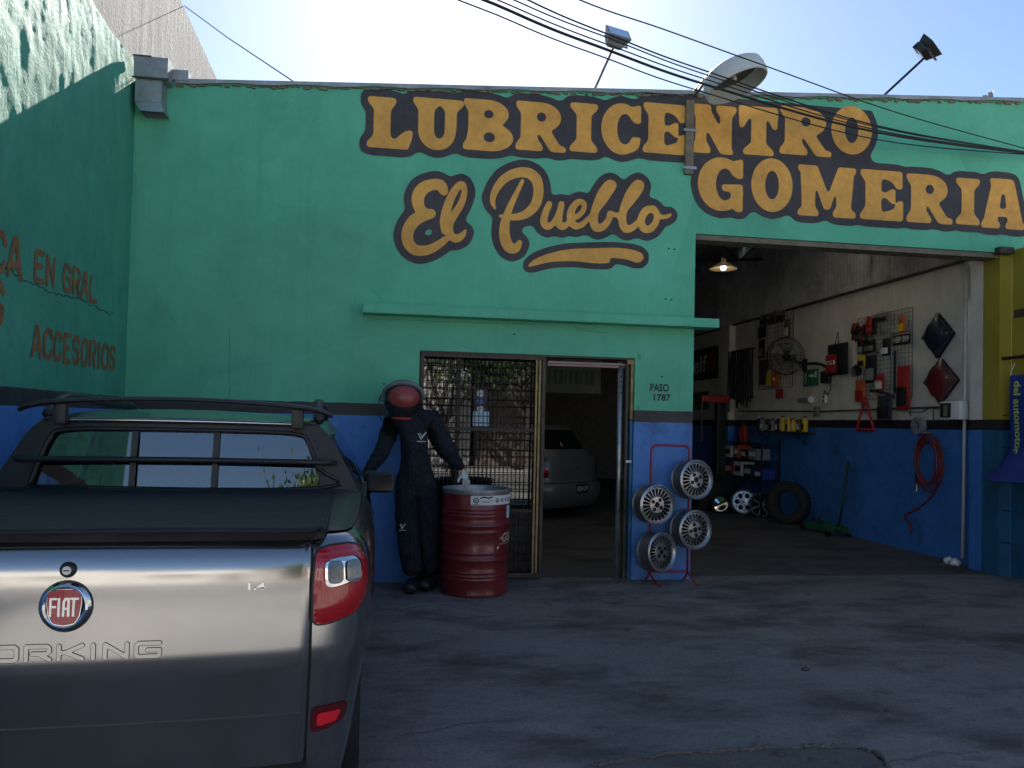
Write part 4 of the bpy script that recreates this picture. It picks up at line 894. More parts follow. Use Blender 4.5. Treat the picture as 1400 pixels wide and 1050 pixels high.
# white gloved hand on the drum: palm, four fingers and a thumb
hx, hy, hz = V[10]
m_glove = mk('white_glove', (.62, .61, .58), .8, bump=.3)
wv = Vector((hx+.008, hy-.005, hz-.005))
def hand(parent, wv, dx, m, flip=1):
    vs = [wv, wv+Vector((.012*flip, -.02, -.04)), wv+Vector((.02*flip, -.035, -.075))]; ed = [(0, 1), (1, 2)]; rd = [(.026, .02), (.036, .018), (.038, .016)]
    skin_body('glove', [tuple(v) for v in vs], ed, rd, m, parent, 0, 2)
    tip = vs[2]
    for k, (L, off) in enumerate(((.070, -.028), (.080, -.010), (.075, .009), (.058, .026))):
        b = tip+Vector((off*.8, -off*.5, .008)); c = b+Vector((.004*flip, -.012, -L*.5)); d = c+Vector((.0, .010, -L*.48))
        skin_body('finger', [tuple(b), tuple(c), tuple(d)], [(0, 1), (1, 2)], [.0105, .0098, .0085], m, parent, 0, 2)
    b = vs[1]+Vector((-.03*flip, -.005, .0)); c = b+Vector((-.022*flip, -.012, -.026)); d = c+Vector((-.004*flip, -.008, -.03))
    skin_body('thumb', [tuple(b+Vector((.012*flip, 0, .008))), tuple(c), tuple(d)], [(0, 1), (1, 2)], [.013, .011, .0095], m, parent, 0, 2)
hand(mn_, wv, 1, m_glove, 1); hand(mn_, Vector(V[15])+Vector((0, 0, -.005)), -1, m_glove, -1)
# ------------------------------------------------------------------ pickup truck (local: x right, y forward, origin under the tailgate)
tk = thing('pickup_truck', 'silver pickup truck with black bed cover and roof rack, parked facing the wall', 'pickup', (-.868, -4.70, 0), (0, 0, R_(2.2)))
plan = smooth_path([(0, 0), (.2, .003), (.4, .010), (.55, .020), (.64, .032), (.70, .045), (.745, .066), (.78, .098), (.803, .15), (.815, .22), (.824, .35), (.830, .6), (.834, 1.0), (.832, 1.6), (.826, 2.4), (.82, 3.1), (.80, 3.6), (.745, 4.0), (.60, 4.27), (.3, 4.38), (0, 4.40)], 10)
plan = np.array(plan); seg = np.hypot(*np.diff(plan, axis=0).T); S = np.concatenate([[0], np.cumsum(seg)]); SEND = S[-1]
PZ = np.array([.20, .30, .42, .52, .60, .68, .72, .76, .90, .97, 1.0, 1.02, 1.045, 1.065, 1.08, 1.09, 1.094]); PO = np.array([-.14, -.085, -.058, -.044, -.030, -.014, -.005, .0, .004, .003, .0, -.004, -.013, -.023, -.034, -.047, -.060])
def BODY(s, z, off=0.):
    sg = 1 if s >= 0 else -1; a = abs(s); x = np.interp(a, S, plan[:, 0]); y = np.interp(a, S, plan[:, 1]); e = .012
    tx = np.interp(min(a+e, SEND), S, plan[:, 0])-np.interp(max(a-e, 0), S, plan[:, 0]); ty = np.interp(min(a+e, SEND), S, plan[:, 1])-np.interp(max(a-e, 0), S, plan[:, 1]); L = math.hypot(tx, ty)+1e-9
    if a < e: tx, ty, L = 1, 0, 1
    o = np.interp(z, PZ, PO)+off; return (sg*(x+o*ty/L), y-o*tx/L, z)
s_at = lambda x: float(np.interp(x, plan[:120, 0], S[:120]))
SE = s_at(.648)
zs_ = [.42, .47, .52, .56, .60, .64, .67, .70, .72, .735, .75, .765, .78, .80, .84, .88, .92, .96, .99, 1.01, 1.03, 1.045, 1.055, 1.065, 1.073, 1.08, 1.086, 1.09, 1.094]
mb = MB(); nz = len(zs_)-1
def tgp(u, v):
    s = (u*2-1)*(SE-.007); z = zs_[round(v*nz)]; edge = max(0, abs(u*2-1)-.975)/.025
    dent = .0; ax_ = abs(s)
    # recessed lower licence-plate field with a soft step
    return BODY(s, z, -.006*edge)
mb.grid(tgp, 80, nz); tgate = mb.build('tailgate', m_silverpaint, tk, True, fix=False)
for zc, hgt in ((.575, .006), (.61, .0)):
    if hgt: MB().tube([BODY(s, zc, -.001) for s in np.linspace(-SE+.02, SE-.02, 40)], hgt*.55, 6).build('crease_line', mk('dark_paint_gap', (.05, .05, .055), .4), tgate, True)
# body sides with wheel arches
AX_R, AX_F, WR = .93, 3.60, .30
def arch(p): return any(math.hypot(p[1]-a, p[2]-.30) < .355 for a in (AX_R, AX_F))
for sg in (1, -1):
    mb = MB(); ss = np.concatenate([np.linspace(SE, SE+.35, 26), np.linspace(SE+.38, SEND, 110)]); zz2 = [.24, .28, .32, .36, .40, .44]+[z for z in zs_ if z > .45]
    P = [[BODY(sg*s, z) for s in ss] for z in zz2]; nS = len(ss); vs = [p for r in P for p in r]; fs = []
    for j in range(len(zz2)-1):
        for i in range(nS-1):
            c = tuple((np.array(P[j][i])+P[j+1][i+1])/2)
            if arch(c): continue
            if c[1] > 1.35 and c[2] > 1.03: continue
            if c[1] > 3.1 and c[2] > 1.03-(c[1]-3.1)*.16: continue
            q = (j*nS+i, j*nS+i+1, (j+1)*nS+i+1, (j+1)*nS+i); fs.append(q if sg > 0 else q[::-1])
    mb.add(vs, fs); mb.build('body_side', m_silverpaint, tk, True, 50, fix=False)
    for ax_ in (AX_R, AX_F):
        sy = lambda y: float(np.interp(y, plan[8:, 1], S[8:]))
        MB().tube([BODY(sg*sy(ax_+.357*math.cos(a)), max(.24, .30+.357*math.sin(a)), -.006) for a in np.linspace(-.15, PI+.15, 30)], .020, 6).build('wheel_arch', m_black, tk, True)
        MB().lathe([(.36, -.22), (.36, .0)], 30, Matrix.Translation((sg*.72, ax_, .30)) @ Matrix.Rotation(PI/2, 4, 'Y')).build('wheel_well', m_dark, tk)
    # black bed rail and pillar foot trim
    mb = MB(); sr = np.linspace(SE+.02, SE+1.45, 40)
    def rail(u, v):
        s = SE+.0+1.42*u; b = BODY(sg*s, 1.094); q = Vector(b); w = .13*v; inx = Vector((-sg*1., .35*max(0, 1-u*4), 0)).normalized(); return tuple(q+inx*w+Vector((0, 0, .006+.014*min(1, v*3))))
    mb.grid(rail, 40, 5, flip=(sg < 0)); mb.build('bed_rail', m_black, tk, True, fix=False)
# dark bed box and underbody so that gaps read black
MB().b2((-.60, .10, .40), (.60, 1.25, 1.06)).build('bed_liner', m_dark, tk)
MB().b2((-.64, .09, .25), (.64, 4.1, .42)).build('chassis', m_dark, tk)
mb = MB(); mb.grid(lambda u, v: BODY((u*2-1)*(SE+.16), .25+.17*v, -.012), 50, 4); mb.build('rear_bumper', m_black, tk, True, fix=False)
# tonneau cover
ik = Ink(-.75, -.05, .75, 1.25, .02).poly([(-.675, .075), (-.665, .035), (-.60, -.004), (.60, -.004), (.665, .035), (.675, .075), (.66, 1.19), (-.66, 1.19)])
m_tonneau = mk('black_vinyl_cover', (.014, .016, .022), .62, var=.2, vs=3, bump=.12, bs=9, bd=.01, spec=.25)
tz = lambda x, y: 1.118+.006*(1-(x/.68)**2)+.006*math.sin(y*5+x*2)*(.3+.7*(1-abs(x)))
tn = thing  # (keeps names short)
cov = ik.build('bed_cover', lambda x, y: (x, y, tz(x, y)), m_tonneau, tk, 3, True)
edge = [(-.655, 1.19), (-.675, .075), (-.665, .035), (-.60, -.004), (-.3, -.010), (0, -.012), (.3, -.010), (.60, -.004), (.665, .035), (.675, .075), (.655, 1.19)]
MB().tube([(x, y, tz(x, y)-.006) for x, y in smooth_path(edge, 6)], .009, 8).build('cover_hem', m_tonneau, cov, True)
mb = MB(); ep = smooth_path(edge[1:-1], 6)
mb.grid(lambda u, v: (ep[round(u*(len(ep)-1))][0], ep[round(u*(len(ep)-1))][1]+.012+.02*v, 1.108-.024*v), len(ep)-1, 2); mb.build('cover_skirt', m_black, cov, True, fix=False)
# cab: rear wall with window, sides, roof, windscreen, bonnet
yw_ = lambda z, x=0: 1.235+(z-1.05)*.15+.055*(x/.7)**2
outer = [(-.79, 1.02), (.79, 1.02), (.785, 1.06), (.72, 1.20), (.63, 1.36), (.56, 1.425), (-.56, 1.425), (-.63, 1.36), (-.72, 1.20), (-.785, 1.06)]
win = [(-.60, 1.125), (.60, 1.125), (.575, 1.22), (.535, 1.33), (.49, 1.365), (.3, 1.375), (-.3, 1.375), (-.49, 1.365), (-.535, 1.33), (-.575, 1.22)]
ik = Ink(-.85, .98, .85, 1.46, .008).poly(outer).blur(1.2); w2 = Ink(-.85, .98, .85, 1.46, .008).poly(win).blur(2.); ik.m = np.minimum(ik.m, 1-w2.m)

ik.build('cab_rear_frame', lambda x, z: (x, yw_(z, x), z), m_black, tk, 4, True)
MB().tube([(x, yw_(z, x)-.004, z) for x, z in smooth_path(win+[win[0]], 4)], .010, 6).build('window_seal', m_black, tk, True)
rw = w2.grown(.01).build('rear_window', lambda x, z: (x, yw_(z, x)+.012, z), m_glass, tk, 4, True)
for x in (-.19, .145): MB().b2((x-.012, yw_(1.12)-.0, 1.115), (x+.012, yw_(1.12)+.005, 1.12)).add([(x-.013, yw_(1.12, x)-.003, 1.12), (x+.013, yw_(1.12, x)-.003, 1.12), (x+.013, yw_(1.37, x)-.003, 1.37), (x-.013, yw_(1.37, x)-.003, 1.37)], [(0, 1, 2, 3)]).build('window_divider', m_black, tk)
xz = lambda z: float(np.interp(z, [1.0, 1.06, 1.20, 1.36, 1.425], [.808, .785, .72, .63, .56])); yf = lambda z: 3.42-(z-1.)*1.55
for sg in (1, -1):
    def side(u, v):
        z = 1.0+.425*v; x = xz(z); y0 = yw_(z, x); return (sg*(x+.012*math.sin(PI*u)), y0+(yf(z)-y0)*u, z)
    inw = lambda u, v: .13 < u < .86 and .14 < v < .86 and not .50 < u < .55
    MB().grid(side, 60, 22, lambda u, v: not inw(u, v), flip=sg < 0).build('cab_side', m_silverpaint, tk, True, fix=False)
    MB().grid(lambda u, v: tuple(Vector(side(u, v))+Vector((-sg*.006, 0, 0))), 60, 22, inw, flip=sg < 0).build('side_window', m_glass, tk, True, fix=False)
    MB().tube([side(u, .13) for u in np.linspace(.1, .9, 20)], .009, 6).build('window_trim', m_black, tk, True)
def roof(u, v):
    x = (u*2-1)*.575; y = 1.28+1.50*v; k = 1-(x/.575)**2
    return (x, y+.03*(x/.575)**2*(1-v), 1.418+.048*k**.6*min(1, .45+v*6)-.012*max(0, 1-v*12))
MB().grid(roof, 40, 40).build('roof', m_silverpaint, tk, True, fix=False)
MB().tube([(x, 1.275+.03*(x/.57)**2, 1.408+.006*(1-(x/.57)**2)) for x in np.linspace(-.50, .50, 24)], .011, 8).build('roof_edge', m_silverpaint, tk, True)
MB().grid(lambda u, v: ((u*2-1)*(.56+.19*(1-v)), 3.42-.66*v-.06*(1-v)*(u*2-1)**2, 1.0+.43*v), 16, 8).build('windscreen', m_glass, tk, True, fix=False)
MB().grid(lambda u, v: ((u*2-1)*.76, 3.40+.95*v-.16*v*(u*2-1)**2, 1.0-.17*v*v-.03*abs(u*2-1)**3), 16, 10).build('bonnet', m_silverpaint, tk, True, fix=False)
# cabin furniture seen through the glass
m_seat = mk('dark_seat_cloth', (.035, .035, .038), .85, bump=.2)
for x in (-.36, .36):
    MB().rbox((x, 2.05, .88), (.46, .16, .56), .06, (R_(-14), 0, 0)).build('seat_back', m_seat, tk, True, 50)
    MB().rbox((x, 2.00, 1.235), (.24, .09, .15), .04, (R_(-10), 0, 0)).build('headrest', m_seat, tk, True, 50)
    MB().cyl((x-.06, 2.02, 1.1), (x-.06, 2.0, 1.2), .007, 6).cyl((x+.06, 2.02, 1.1), (x+.06, 2.0, 1.2), .007, 6).build('headrest_posts', m_chrome, tk)
MB().rbox((0, 3.1, .93), (1.4, .42, .22), .06).build('dashboard', m_black, tk, True, 50)
MB().tube([(-.36+.18*math.cos(a), 2.82+.05*math.sin(a), 1.0+.17*math.sin(a)) for a in np.linspace(0, 2*PI, 28)[:-1]], .014, 6, closed=True).build('steering_wheel', m_black, tk, True)
MB().rbox((0.02, 2.86, 1.33), (.20, .03, .06), .012).cyl((0.02, 2.87, 1.33), (.02, 2.80, 1.41), .008, 6).build('cabin_mirror', m_black, tk, True, 50)
MB().b2((-.74, 1.25, .40), (.74, 3.4, .55)).build('cabin_floor', m_dark, tk)
# roof rack and rear guard bars
rkp = [(-.64, 1.268, 1.452), (-.60, 1.262, 1.468), (-.5, 1.257, 1.486), (-.25, 1.257, 1.502), (0, 1.257, 1.508), (.25, 1.257, 1.502), (.5, 1.257, 1.486), (.60, 1.262, 1.468), (.64, 1.268, 1.452)]
pth = smooth_path(rkp, 5); mb = MB()
for (a, b) in zip(pth[:-1], pth[1:]):
    pass
mb.grid(lambda u, v: (lambda p, a: (p[0], p[1]+.030*math.cos(a), p[2]+.012*math.sin(a)))(pth[round(u*(len(pth)-1))], v*2*PI), len(pth)-1, 12); mb.build('rack_crossbar', m_black, tk, True, fix=False)
for sg in (1, -1):
    MB().rbox((sg*.487, 1.282, 1.440), (.052, .045, .10), .01).build('rack_post', m_black, tk, True, 50)
    rl = smooth_path([(sg*.575, 1.38, 1.43), (sg*.565, 1.50, 1.495), (sg*.555, 1.68, 1.515), (sg*.55, 2.1, 1.50), (sg*.545, 2.45, 1.49), (sg*.545, 2.62, 1.45)], 5)
    MB().tube(rl, .024, 8).build('roof_rail', m_black, tk, True)
gy = lambda z: yw_(z)-.045
MB().tube([(-.66, gy(1.245)+.08, 1.24), (-.60, gy(1.245)+.02, 1.243), (0, gy(1.245), 1.248), (.60, gy(1.245)+.02, 1.243), (.66, gy(1.245)+.08, 1.24)], .013, 8).build('guard_bar', m_black, tk, True)
MB().tube([(-.70, gy(1.11)+.06, 1.105), (0, gy(1.11)-.01, 1.112), (.70, gy(1.11)+.06, 1.105)], .018, 8).build('guard_bar', m_black, tk, True)
# tail lamps on the corner surface
tl_out = [(.648, 1.050), (.70, 1.062), (.78, 1.066), (.835, 1.058), (.865, 1.03), (.872, .97), (.862, .92), (.835, .885), (.79, .862), (.72, .846), (.655, .836), (.642, .85), (.640, .95)]
tl_out = [(SE+(x-.648)*.80+.006, z) for x, z in tl_out]
chz = [(SE+0.0340, 1.026), (SE+0.0700, 1.034), (SE+0.1220, 1.036), (SE+0.1364, 1.02), (SE+0.1364, .985), (SE+0.1220, .965), (SE+0.0740, .950), (SE+0.0380, .945), (SE+0.0292, .96), (SE+0.0284, 1.01)]
for sg in (1, -1):
    BO = lambda off, dome=0.: (lambda s, z: BODY(sg*s, z, off))
    bx = Ink(SE-.03, .80, SE+.28, 1.10, .005)
    k1 = Ink(SE-.03, .80, SE+.28, 1.10, .005).poly(tl_out).blur(2.2); k0 = k1.grown(.009)
    def dome(ink, base, h, wdt):
        b = Ink.__new__(Ink); b.__dict__.update(ink.__dict__); b.m = ink.m.copy(); b.blur(wdt)
        def fn(s, z):
            i = min(max(int((s-b.x0)/b.c), 0), b.nx-1); j = min(max(int((z-b.y0)/b.c), 0), b.ny-1); return BODY(sg*s, z, base+h*max(0, (b.m[j, i]-.5)*2))
        return fn
    flp = sg < 0
    def put(ink, fn, name, m, par):
        mb = MB(); ink.mesh_into(mb, fn, 3)
        if flp: mb.f = [f[::-1] for f in mb.f]
        return mb.build(name, m, par, True, fix=False)
    hs = put(k0, BO(.003), 'tail_lamp', m_black, tk)
    k3 = Ink(SE-.03, .80, SE+.28, 1.10, .005).poly(chz).blur(1.6)
    kr = Ink.__new__(Ink); kr.__dict__.update(k1.__dict__); kr.m = np.minimum(k1.m, 1-k3.grown(.004).m)
    put(kr, dome(k1, .007, .016, 3.5), 'red_lens', m_lensred, hs)
    kb = k3.grown(.005); put(kb, dome(k1, .004, .015, 3.5), 'lamp_bezel', m_chrome, hs)
    for a, b in ((SE+.036, SE+.078), (SE+.087, SE+.130)):
        kc = Ink(SE-.03, .80, SE+.28, 1.10, .004).rect(a, .958, b, 1.024).blur(2.); kc.m = np.minimum(kc.m, 1.)
        put(kc, dome(k1, .010, .016, 3.5), 'clear_lens', m_lensclear, hs)
    rf = [(SE-.004, .585), (SE+.08, .590), (SE+.135, .585), (SE+.15, .562), (SE+.13, .535), (SE+.06, .515), (SE+.0, .505), (SE-.006, .52)]
    k4 = Ink(SE-.03, .47, SE+.28, .62, .005).poly([(s+.012, z) for s, z in rf]).blur(1.8); r_ = put(k4, BO(.003), 'bumper_reflector', m_lensdark, tk)
    k5 = Ink(SE-.03, .47, SE+.28, .62, .005).poly([(SE+.026, .526), (SE+.10, .535), (SE+.115, .57), (SE+.026, .567)]).blur(1.2); put(k5, BO(.006), 'reflector_cell', m_reflector, r_)
    # panel gap next to the tailgate, and door mirror
    MB().tube([BODY(sg*(SE-.0025), z, -.012) for z in zs_], .008, 6).build('panel_gap', m_dark, tk, True)
    m_ = MB().rbox((sg*.885, 2.56, 1.055), (.19, .085, .135), .035, (0, 0, sg*R_(-8))); mr = m_.build('door_mirror', m_black, tk, True, 60)
    MB().rbox((sg*.892, 2.515, 1.055), (.155, .01, .105), .004, (0, 0, sg*R_(-8))).build('mirror_glass', m_chrome if False else mk('dark_mirror', (.03, .033, .04), .12, .2, var=.02, rvar=.01), mr)
    MB().tube([(sg*.80, 2.62, 1.0), (sg*.83, 2.60, 1.0), (sg*.86, 2.58, 1.02)], .022, 8).build('mirror_arm', m_black, mr, True)
    MB().rbox((sg*.838, 2.15, .92), (.02, .16, .03), .008).build('door_handle', m_black, tk, True)
# wheels
for ax_ in (AX_R, AX_F):
    for sg in (1, -1):
        wh = bpy.data.objects.new('wheel', None); COL.objects.link(wh); wh.parent = tk; wh.location = (sg*.70, ax_, WR)
        Q = Matrix.Rotation(sg*PI/2, 4, 'Y')
        MB().lathe([(.19, -.09), (.27, -.095), (WR-.008, -.07), (WR, -.04), (WR, .04), (WR-.008, .07), (.27, .095), (.19, .09)], 40, Q).build('tyre', m_rubber, wh, True, 40)
        MB().lathe([(.192, .085), (.18, .07), (.06, .075), (0, .08)], 32, Q).build('rim', m_alloyd, wh, True, 40)
# badge, lettering, lock
def ON(cx, cz, off): return lambda x, y: BODY(cx+x, cz+y, off)
bz = .915
def disc(r0, r1, off, name, m, par, h=.0):
    mb = MB(); n = 48
    for k in range(n):
        a, b = 2*PI*k/n, 2*PI*(k+1)/n; rr = [r0+(r1-r0)*i/4 for i in range(5)]
        for i in range(4):
            o0, o1 = off+h*math.sin(PI*i/4), off+h*math.sin(PI*(i+1)/4)
            f = lambda r, t, o: ON(0, bz, o)(r*math.cos(t)*.965, r*math.sin(t))
            mb.add([f(rr[i], a, o0), f(rr[i+1], a, o1), f(rr[i+1], b, o1), f(rr[i], b, o0)], [(0, 1, 2, 3)])
    return mb.build(name, m, par, True, fix=False)
bg_ = disc(0.0005, .070, .004, 'maker_badge', m_black, tk); disc(.043, .067, .006, 'badge_ring', m_chrome, bg_, .011)
sh = [(-.040, .043), (-.02, .047), (.02, .047), (.040, .043), (.042, .01), (.037, -.025), (.026, -.044), (.0, -.049), (-.026, -.044), (-.037, -.025), (-.042, .01)]
Ink(-.08, -.08, .08, .08, .002).poly(sh).blur(1.5).grown(.005).build('badge_bezel', ON(0, bz, .0145), m_black, bg_, 4)
Ink(-.08, -.08, .08, .08, .002).poly(sh).blur(1.5).grown(.0022).build('badge_rim', ON(0, bz, .0155), m_chrome, bg_, 4)
Ink(-.08, -.08, .08, .08, .002).poly(sh).blur(1.5).build('badge_shield', ON(0, bz, .0165), mk('badge_red', (.28, .01, .022), .25, .2, coat=1.), bg_, 4)
ik = Ink(-.05, -.05, .05, .05, .0012); lw_ = .0062
for st_ in ([(-.031, -.022), (-.031, .023), (-.017, .023)], [(-.031, .002), (-.019, .002)], [(-.010, -.022), (-.010, .023)], [(.001, -.022), (.002, .016), (.006, .023), (.011, .023), (.0135, .016), (.0135, -.022)], [(.002, -.003), (.013, -.003)], [(.017, .023), (.036, .023)], [(.0265, .023), (.0255, -.022)]): ik.stroke(st_, lw_)
ik.build('badge_letters', lambda x, y: ON(0, bz, .0178)(x-.002, y), m_silver, bg_, 8)
m_bl = mk('dark_letter_edge', (.045, .045, .05), .5, .1); m_bl2 = mk('embossed_letter_paint', (.36, .355, .355), .34, .6)
def outline_text(cx, cz, w, h):
    # squared, wide capitals; dark edge and body-coloured fill
    G = {'W': [[(0, 1), (.25, 0), (.5, .7), (.75, 0), (1, 1)]], 'O': [[(.06, .12), (.06, .88), (.14, 1), (.86, 1), (.94, .88), (.94, .12), (.86, 0), (.14, 0), (.06, .12)]], 'R': [[(.08, 0), (.08, 1), (.86, 1), (.94, .85), (.94, .58), (.84, .45), (.3, .45)], [(.55, .45), (.96, 0)]],
         'K': [[(.08, 0), (.08, 1)], [(.95, 1), (.35, .5), (.95, 0)], [(.08, .5), (.4, .5)]], 'I': [[(.5, 0), (.5, 1)]], 'N': [[(.08, 0), (.08, 1), (.92, 0), (.92, 1)]], 'G': [[(.96, 1), (.14, 1), (.06, .88), (.06, .12), (.14, 0), (.9, 0), (.96, .1), (.96, .48), (.5, .48)]]}
    wd = {'I': .3}; adv = [wd.get(c, 1.) for c in 'WORKING']; gap = .22; tot = sum(adv)+gap*6; k = w/tot; x = -w/2
    a = Ink(-w/2-.03, -h/2-.02, w/2+.03, h/2+.02, .0016)
    for c, ad in zip('WORKING', adv):
        for st_ in G[c]: a.stroke([(x+(u if c != 'I' else .5)*ad*k, -h/2+v*h) for u, v in st_], .0105)
        x += (ad+gap)*k
    a.blur(.6); a.grown(.0022).build('model_lettering', ON(cx, cz, .0012), m_bl, tgate, 12); a.build('model_lettering_face', ON(cx, cz, .0022), m_silverpaint, tgate, 12)
outline_text(-.01, .789, .505, .036)
text('engine_badge', '1.4', m_chrome, lambda x, y: ON(.492, .958, .005)(x, y), 1., tgate, .03, 1., .046, .021)
lk = MB().lathe([(0, .012), (.012, .012), (.016, .010), (.021, .004), (.022, .0)], 28, Matrix.Translation(BODY(0, 1.012, .0)) @ Matrix.Rotation(PI/2, 4, 'X')).build('tailgate_lock', m_black, tk, True, 40)
MB().lathe([(0, .0145), (.011, .0145), (.0115, .012)], 24, Matrix.Translation(BODY(0, 1.012, .0)) @ Matrix.Rotation(PI/2, 4, 'X')).build('lock_barrel', m_white, lk)
MB().b2((-.008, BODY(0, 1.012)[1]-.0165, 1.0105), (.008, BODY(0, 1.012)[1]-.0148, 1.0135)).build('keyhole', m_dark, lk)
# ------------------------------------------------------------------ inside the garage, things on the right-hand wall (x = 6.2)
RX = 6.2
def W_(px, py, off=0.):
    p = rwall(px, py, RX-off); return Vector((RX-off, p[1], p[2]))
def wbox(name, label, cat, px0, py0, px1, py1, dep, mat, group=None, gap=.012, r=.012, smooth=True):
    """a thing hung on the wall, sized from its outline; returns its empty at the centre (local x out of the wall is -x)"""
    a, b = W_((px0+px1)/2, py0), W_((px0+px1)/2, py1); l, r_ = W_(px0, (py0+py1)/2), W_(px1, (py0+py1)/2)
    c = Vector((RX-gap-dep/2, (l.y+r_.y)/2, (a.z+b.z)/2)); w, h = abs(l.y-r_.y), abs(a.z-b.z)
    t = thing(name, label, cat, c, group=group); t['_'] = 0; del t['_']
    return t, w, h
def slab(t, name, y0, z0, y1, z1, d, m, x=0., par=None, r=.008, rot=None):
    return MB().rbox((x, (y0+y1)/2, (z0+z1)/2), (d, abs(y1-y0), abs(z1-z0)), r, rot).build(name, m, par or t, True, 50)
# local frame on the wall: +u reads left-to-right in the picture = -y in the world
def wtext(t, body, u, v, w, h, m, x, par=None, name='print', slant=0.): text(name, body, m, lambda a, b: (x, -(u+a+b*slant), v+b), 1., par or t, .02, 1.02, w, h)

# framed sign boards
t, w, h = wbox('sign_board', 'dark framed oil sign board with pale letters on the far side wall', 'sign', 948, 476, 983, 519, .03, m_dark)
slab(t, 'frame', -w/2, -h/2, w/2, h/2, .03, m_black); slab(t, 'panel', -w/2+.04, -h/2+.04, w/2-.04, h/2-.04, .006, mk('dark_blue_panel', (.02, .025, .05), .5), -.0165)
wtext(t, 'elf', -w*.14, 0, w*.55, h*.55, m_paper, -.021)
ik = Ink(-w/2, -h/2, w/2, h/2, .01).ell(0, 0, w*.16, h*.26).ell(0, 0, w*.09, h*.18, False); ik.build('emblem', lambda a, b: (-.021, -(a+w*.30), b), m_redbright, t)
t, w, h = wbox('sign_board', 'small dark green sign board below the framed oil sign', 'sign', 948, 536, 970, 560, .02, m_dark)
slab(t, 'panel', -w/2, -h/2, w/2, h/2, .02, m_greensign)
for k in range(3): slab(t, 'stripe', -w*.35, -h*.3+k*h*.25, w*.3-k*.05, -h*.24+k*h*.25+.02, .004, m_grey, -.0125)
# bunch of belts and hoses hanging
t, w, h = wbox('belt_bunch', 'bunch of dark drive belts hanging on the side wall', 'belts', 1004, 478, 1036, 562, .1, m_rubber)
slab(t, 'hanging_rail', -w/2, h/2-.03, w/2, h/2, .03, m_brownm)
for k in range(15):
    y = -w/2+.03+(w-.06)*k/14; L = h*random.uniform(.75, 1.); e = random.uniform(-.03, .03); xx = -.02*(k % 3)-.02
    pts = smooth_path([(xx, y, h/2), (xx-.01, y+e, h/2-L*.5), (xx, y+e*1.4, h/2-L+.04), (xx, y+.03+e*1.4, h/2-L), (xx, y+.055+e, h/2-L+.05), (xx-.01, y+.045+e, h/2-L*.5), (xx, y+.02, h/2)], 3)
    MB().tube(pts, .009, 5).build('belt', m_rubber, t, True)
# wire display panel with parts, far
def wire_panel(px0, py0, px1, py1, label, nu, nv):
    t, w, h = wbox('wire_panel', label, 'wire panel', px0, py0, px1, py1, .01, m_blackm, 'wire display panels', .03)
    mb = MB().tube([(0, -w/2, -h/2), (0, w/2, -h/2), (0, w/2, h/2), (0, -w/2, h/2)], .005, 5, closed=True); mb.build('frame', m_blackm, t)
    vm = MB().cyl((0, 0, -h/2), (0, 0, h/2), .0022, 4).mesh('wire', m_blackm); hm_ = MB().cyl((0, -w/2, 0), (0, w/2, 0), .0022, 4).mesh('wire', m_blackm)
    for k in range(1, nu): link('wire', vm, t, (0, -w/2+w*k/nu, 0))
    for k in range(1, nv): link('wire', hm_, t, (-.005, 0, -h/2+h*k/nv))
    return t
wire_panel(1041, 428, 1087, 531, 'wire display panel behind the wall fan', 12, 16)
wire_panel(1176, 428, 1251, 545, 'wire display panel carrying car accessories beside the diamond bags', 16, 20)
# wall fan
c = W_(1074, 487, .34); fn = thing('wall_fan', 'black wall fan with wire cage turned towards the garage', 'fan', c)
A = Matrix.Rotation(R_(-62), 4, 'Z') @ Matrix.Rotation(R_(80), 4, 'Y'); A = (Vector((-.75, -.55, -.12))).to_track_quat('Z', 'Y').to_matrix().to_4x4()
cg = MB()
for rr, zz in ((.29, .0), (.28, .05), (.28, -.05), (.20, .085), (.20, -.08), (.11, .10), (.11, -.095)): cg.tube([A @ Vector((rr*math.cos(a), rr*math.sin(a), zz)) for a in np.linspace(0, 2*PI, 40)[:-1]], .004, 4, closed=True)
for k in range(36):
    a = 2*PI*k/36
    for s_ in (1, -1): cg.tube([A @ Vector((r*math.cos(a), r*math.sin(a), s_*z)) for r, z in ((.05, .105), (.15, .098), (.24, .07), (.29, .0))], .0022, 4)
tag(cg.build('cage', m_blackm, fn), kind='stuff')
for k in range(3):
    def bl(u, v, k=k): a = 2*PI*k/3+(.15+.75*v)*(.6+.4*u); r = .05+.19*u; return A @ Vector((r*math.cos(a), r*math.sin(a), .03*(v-.5)))
    MB().grid(bl, 8, 6).build('blade', m_grey, fn, True, fix=False)
MB().lathe([(0, -.24), (.06, -.23), (.085, -.18), (.085, -.10), (.05, -.08), (.04, .03), (0, .04)], 24, A).build('motor', m_black, fn, True, 40)
e = A @ Vector((0, 0, -.2)); MB().tube([e, e+Vector((.08, .0, -.09)), Vector((.33, .02, -.12))], .022, 8).build('bracket', m_black, fn, True); MB().rbox((.325, .02, -.12), (.03, .12, .18), .01).build('wall_plate', m_black, fn)
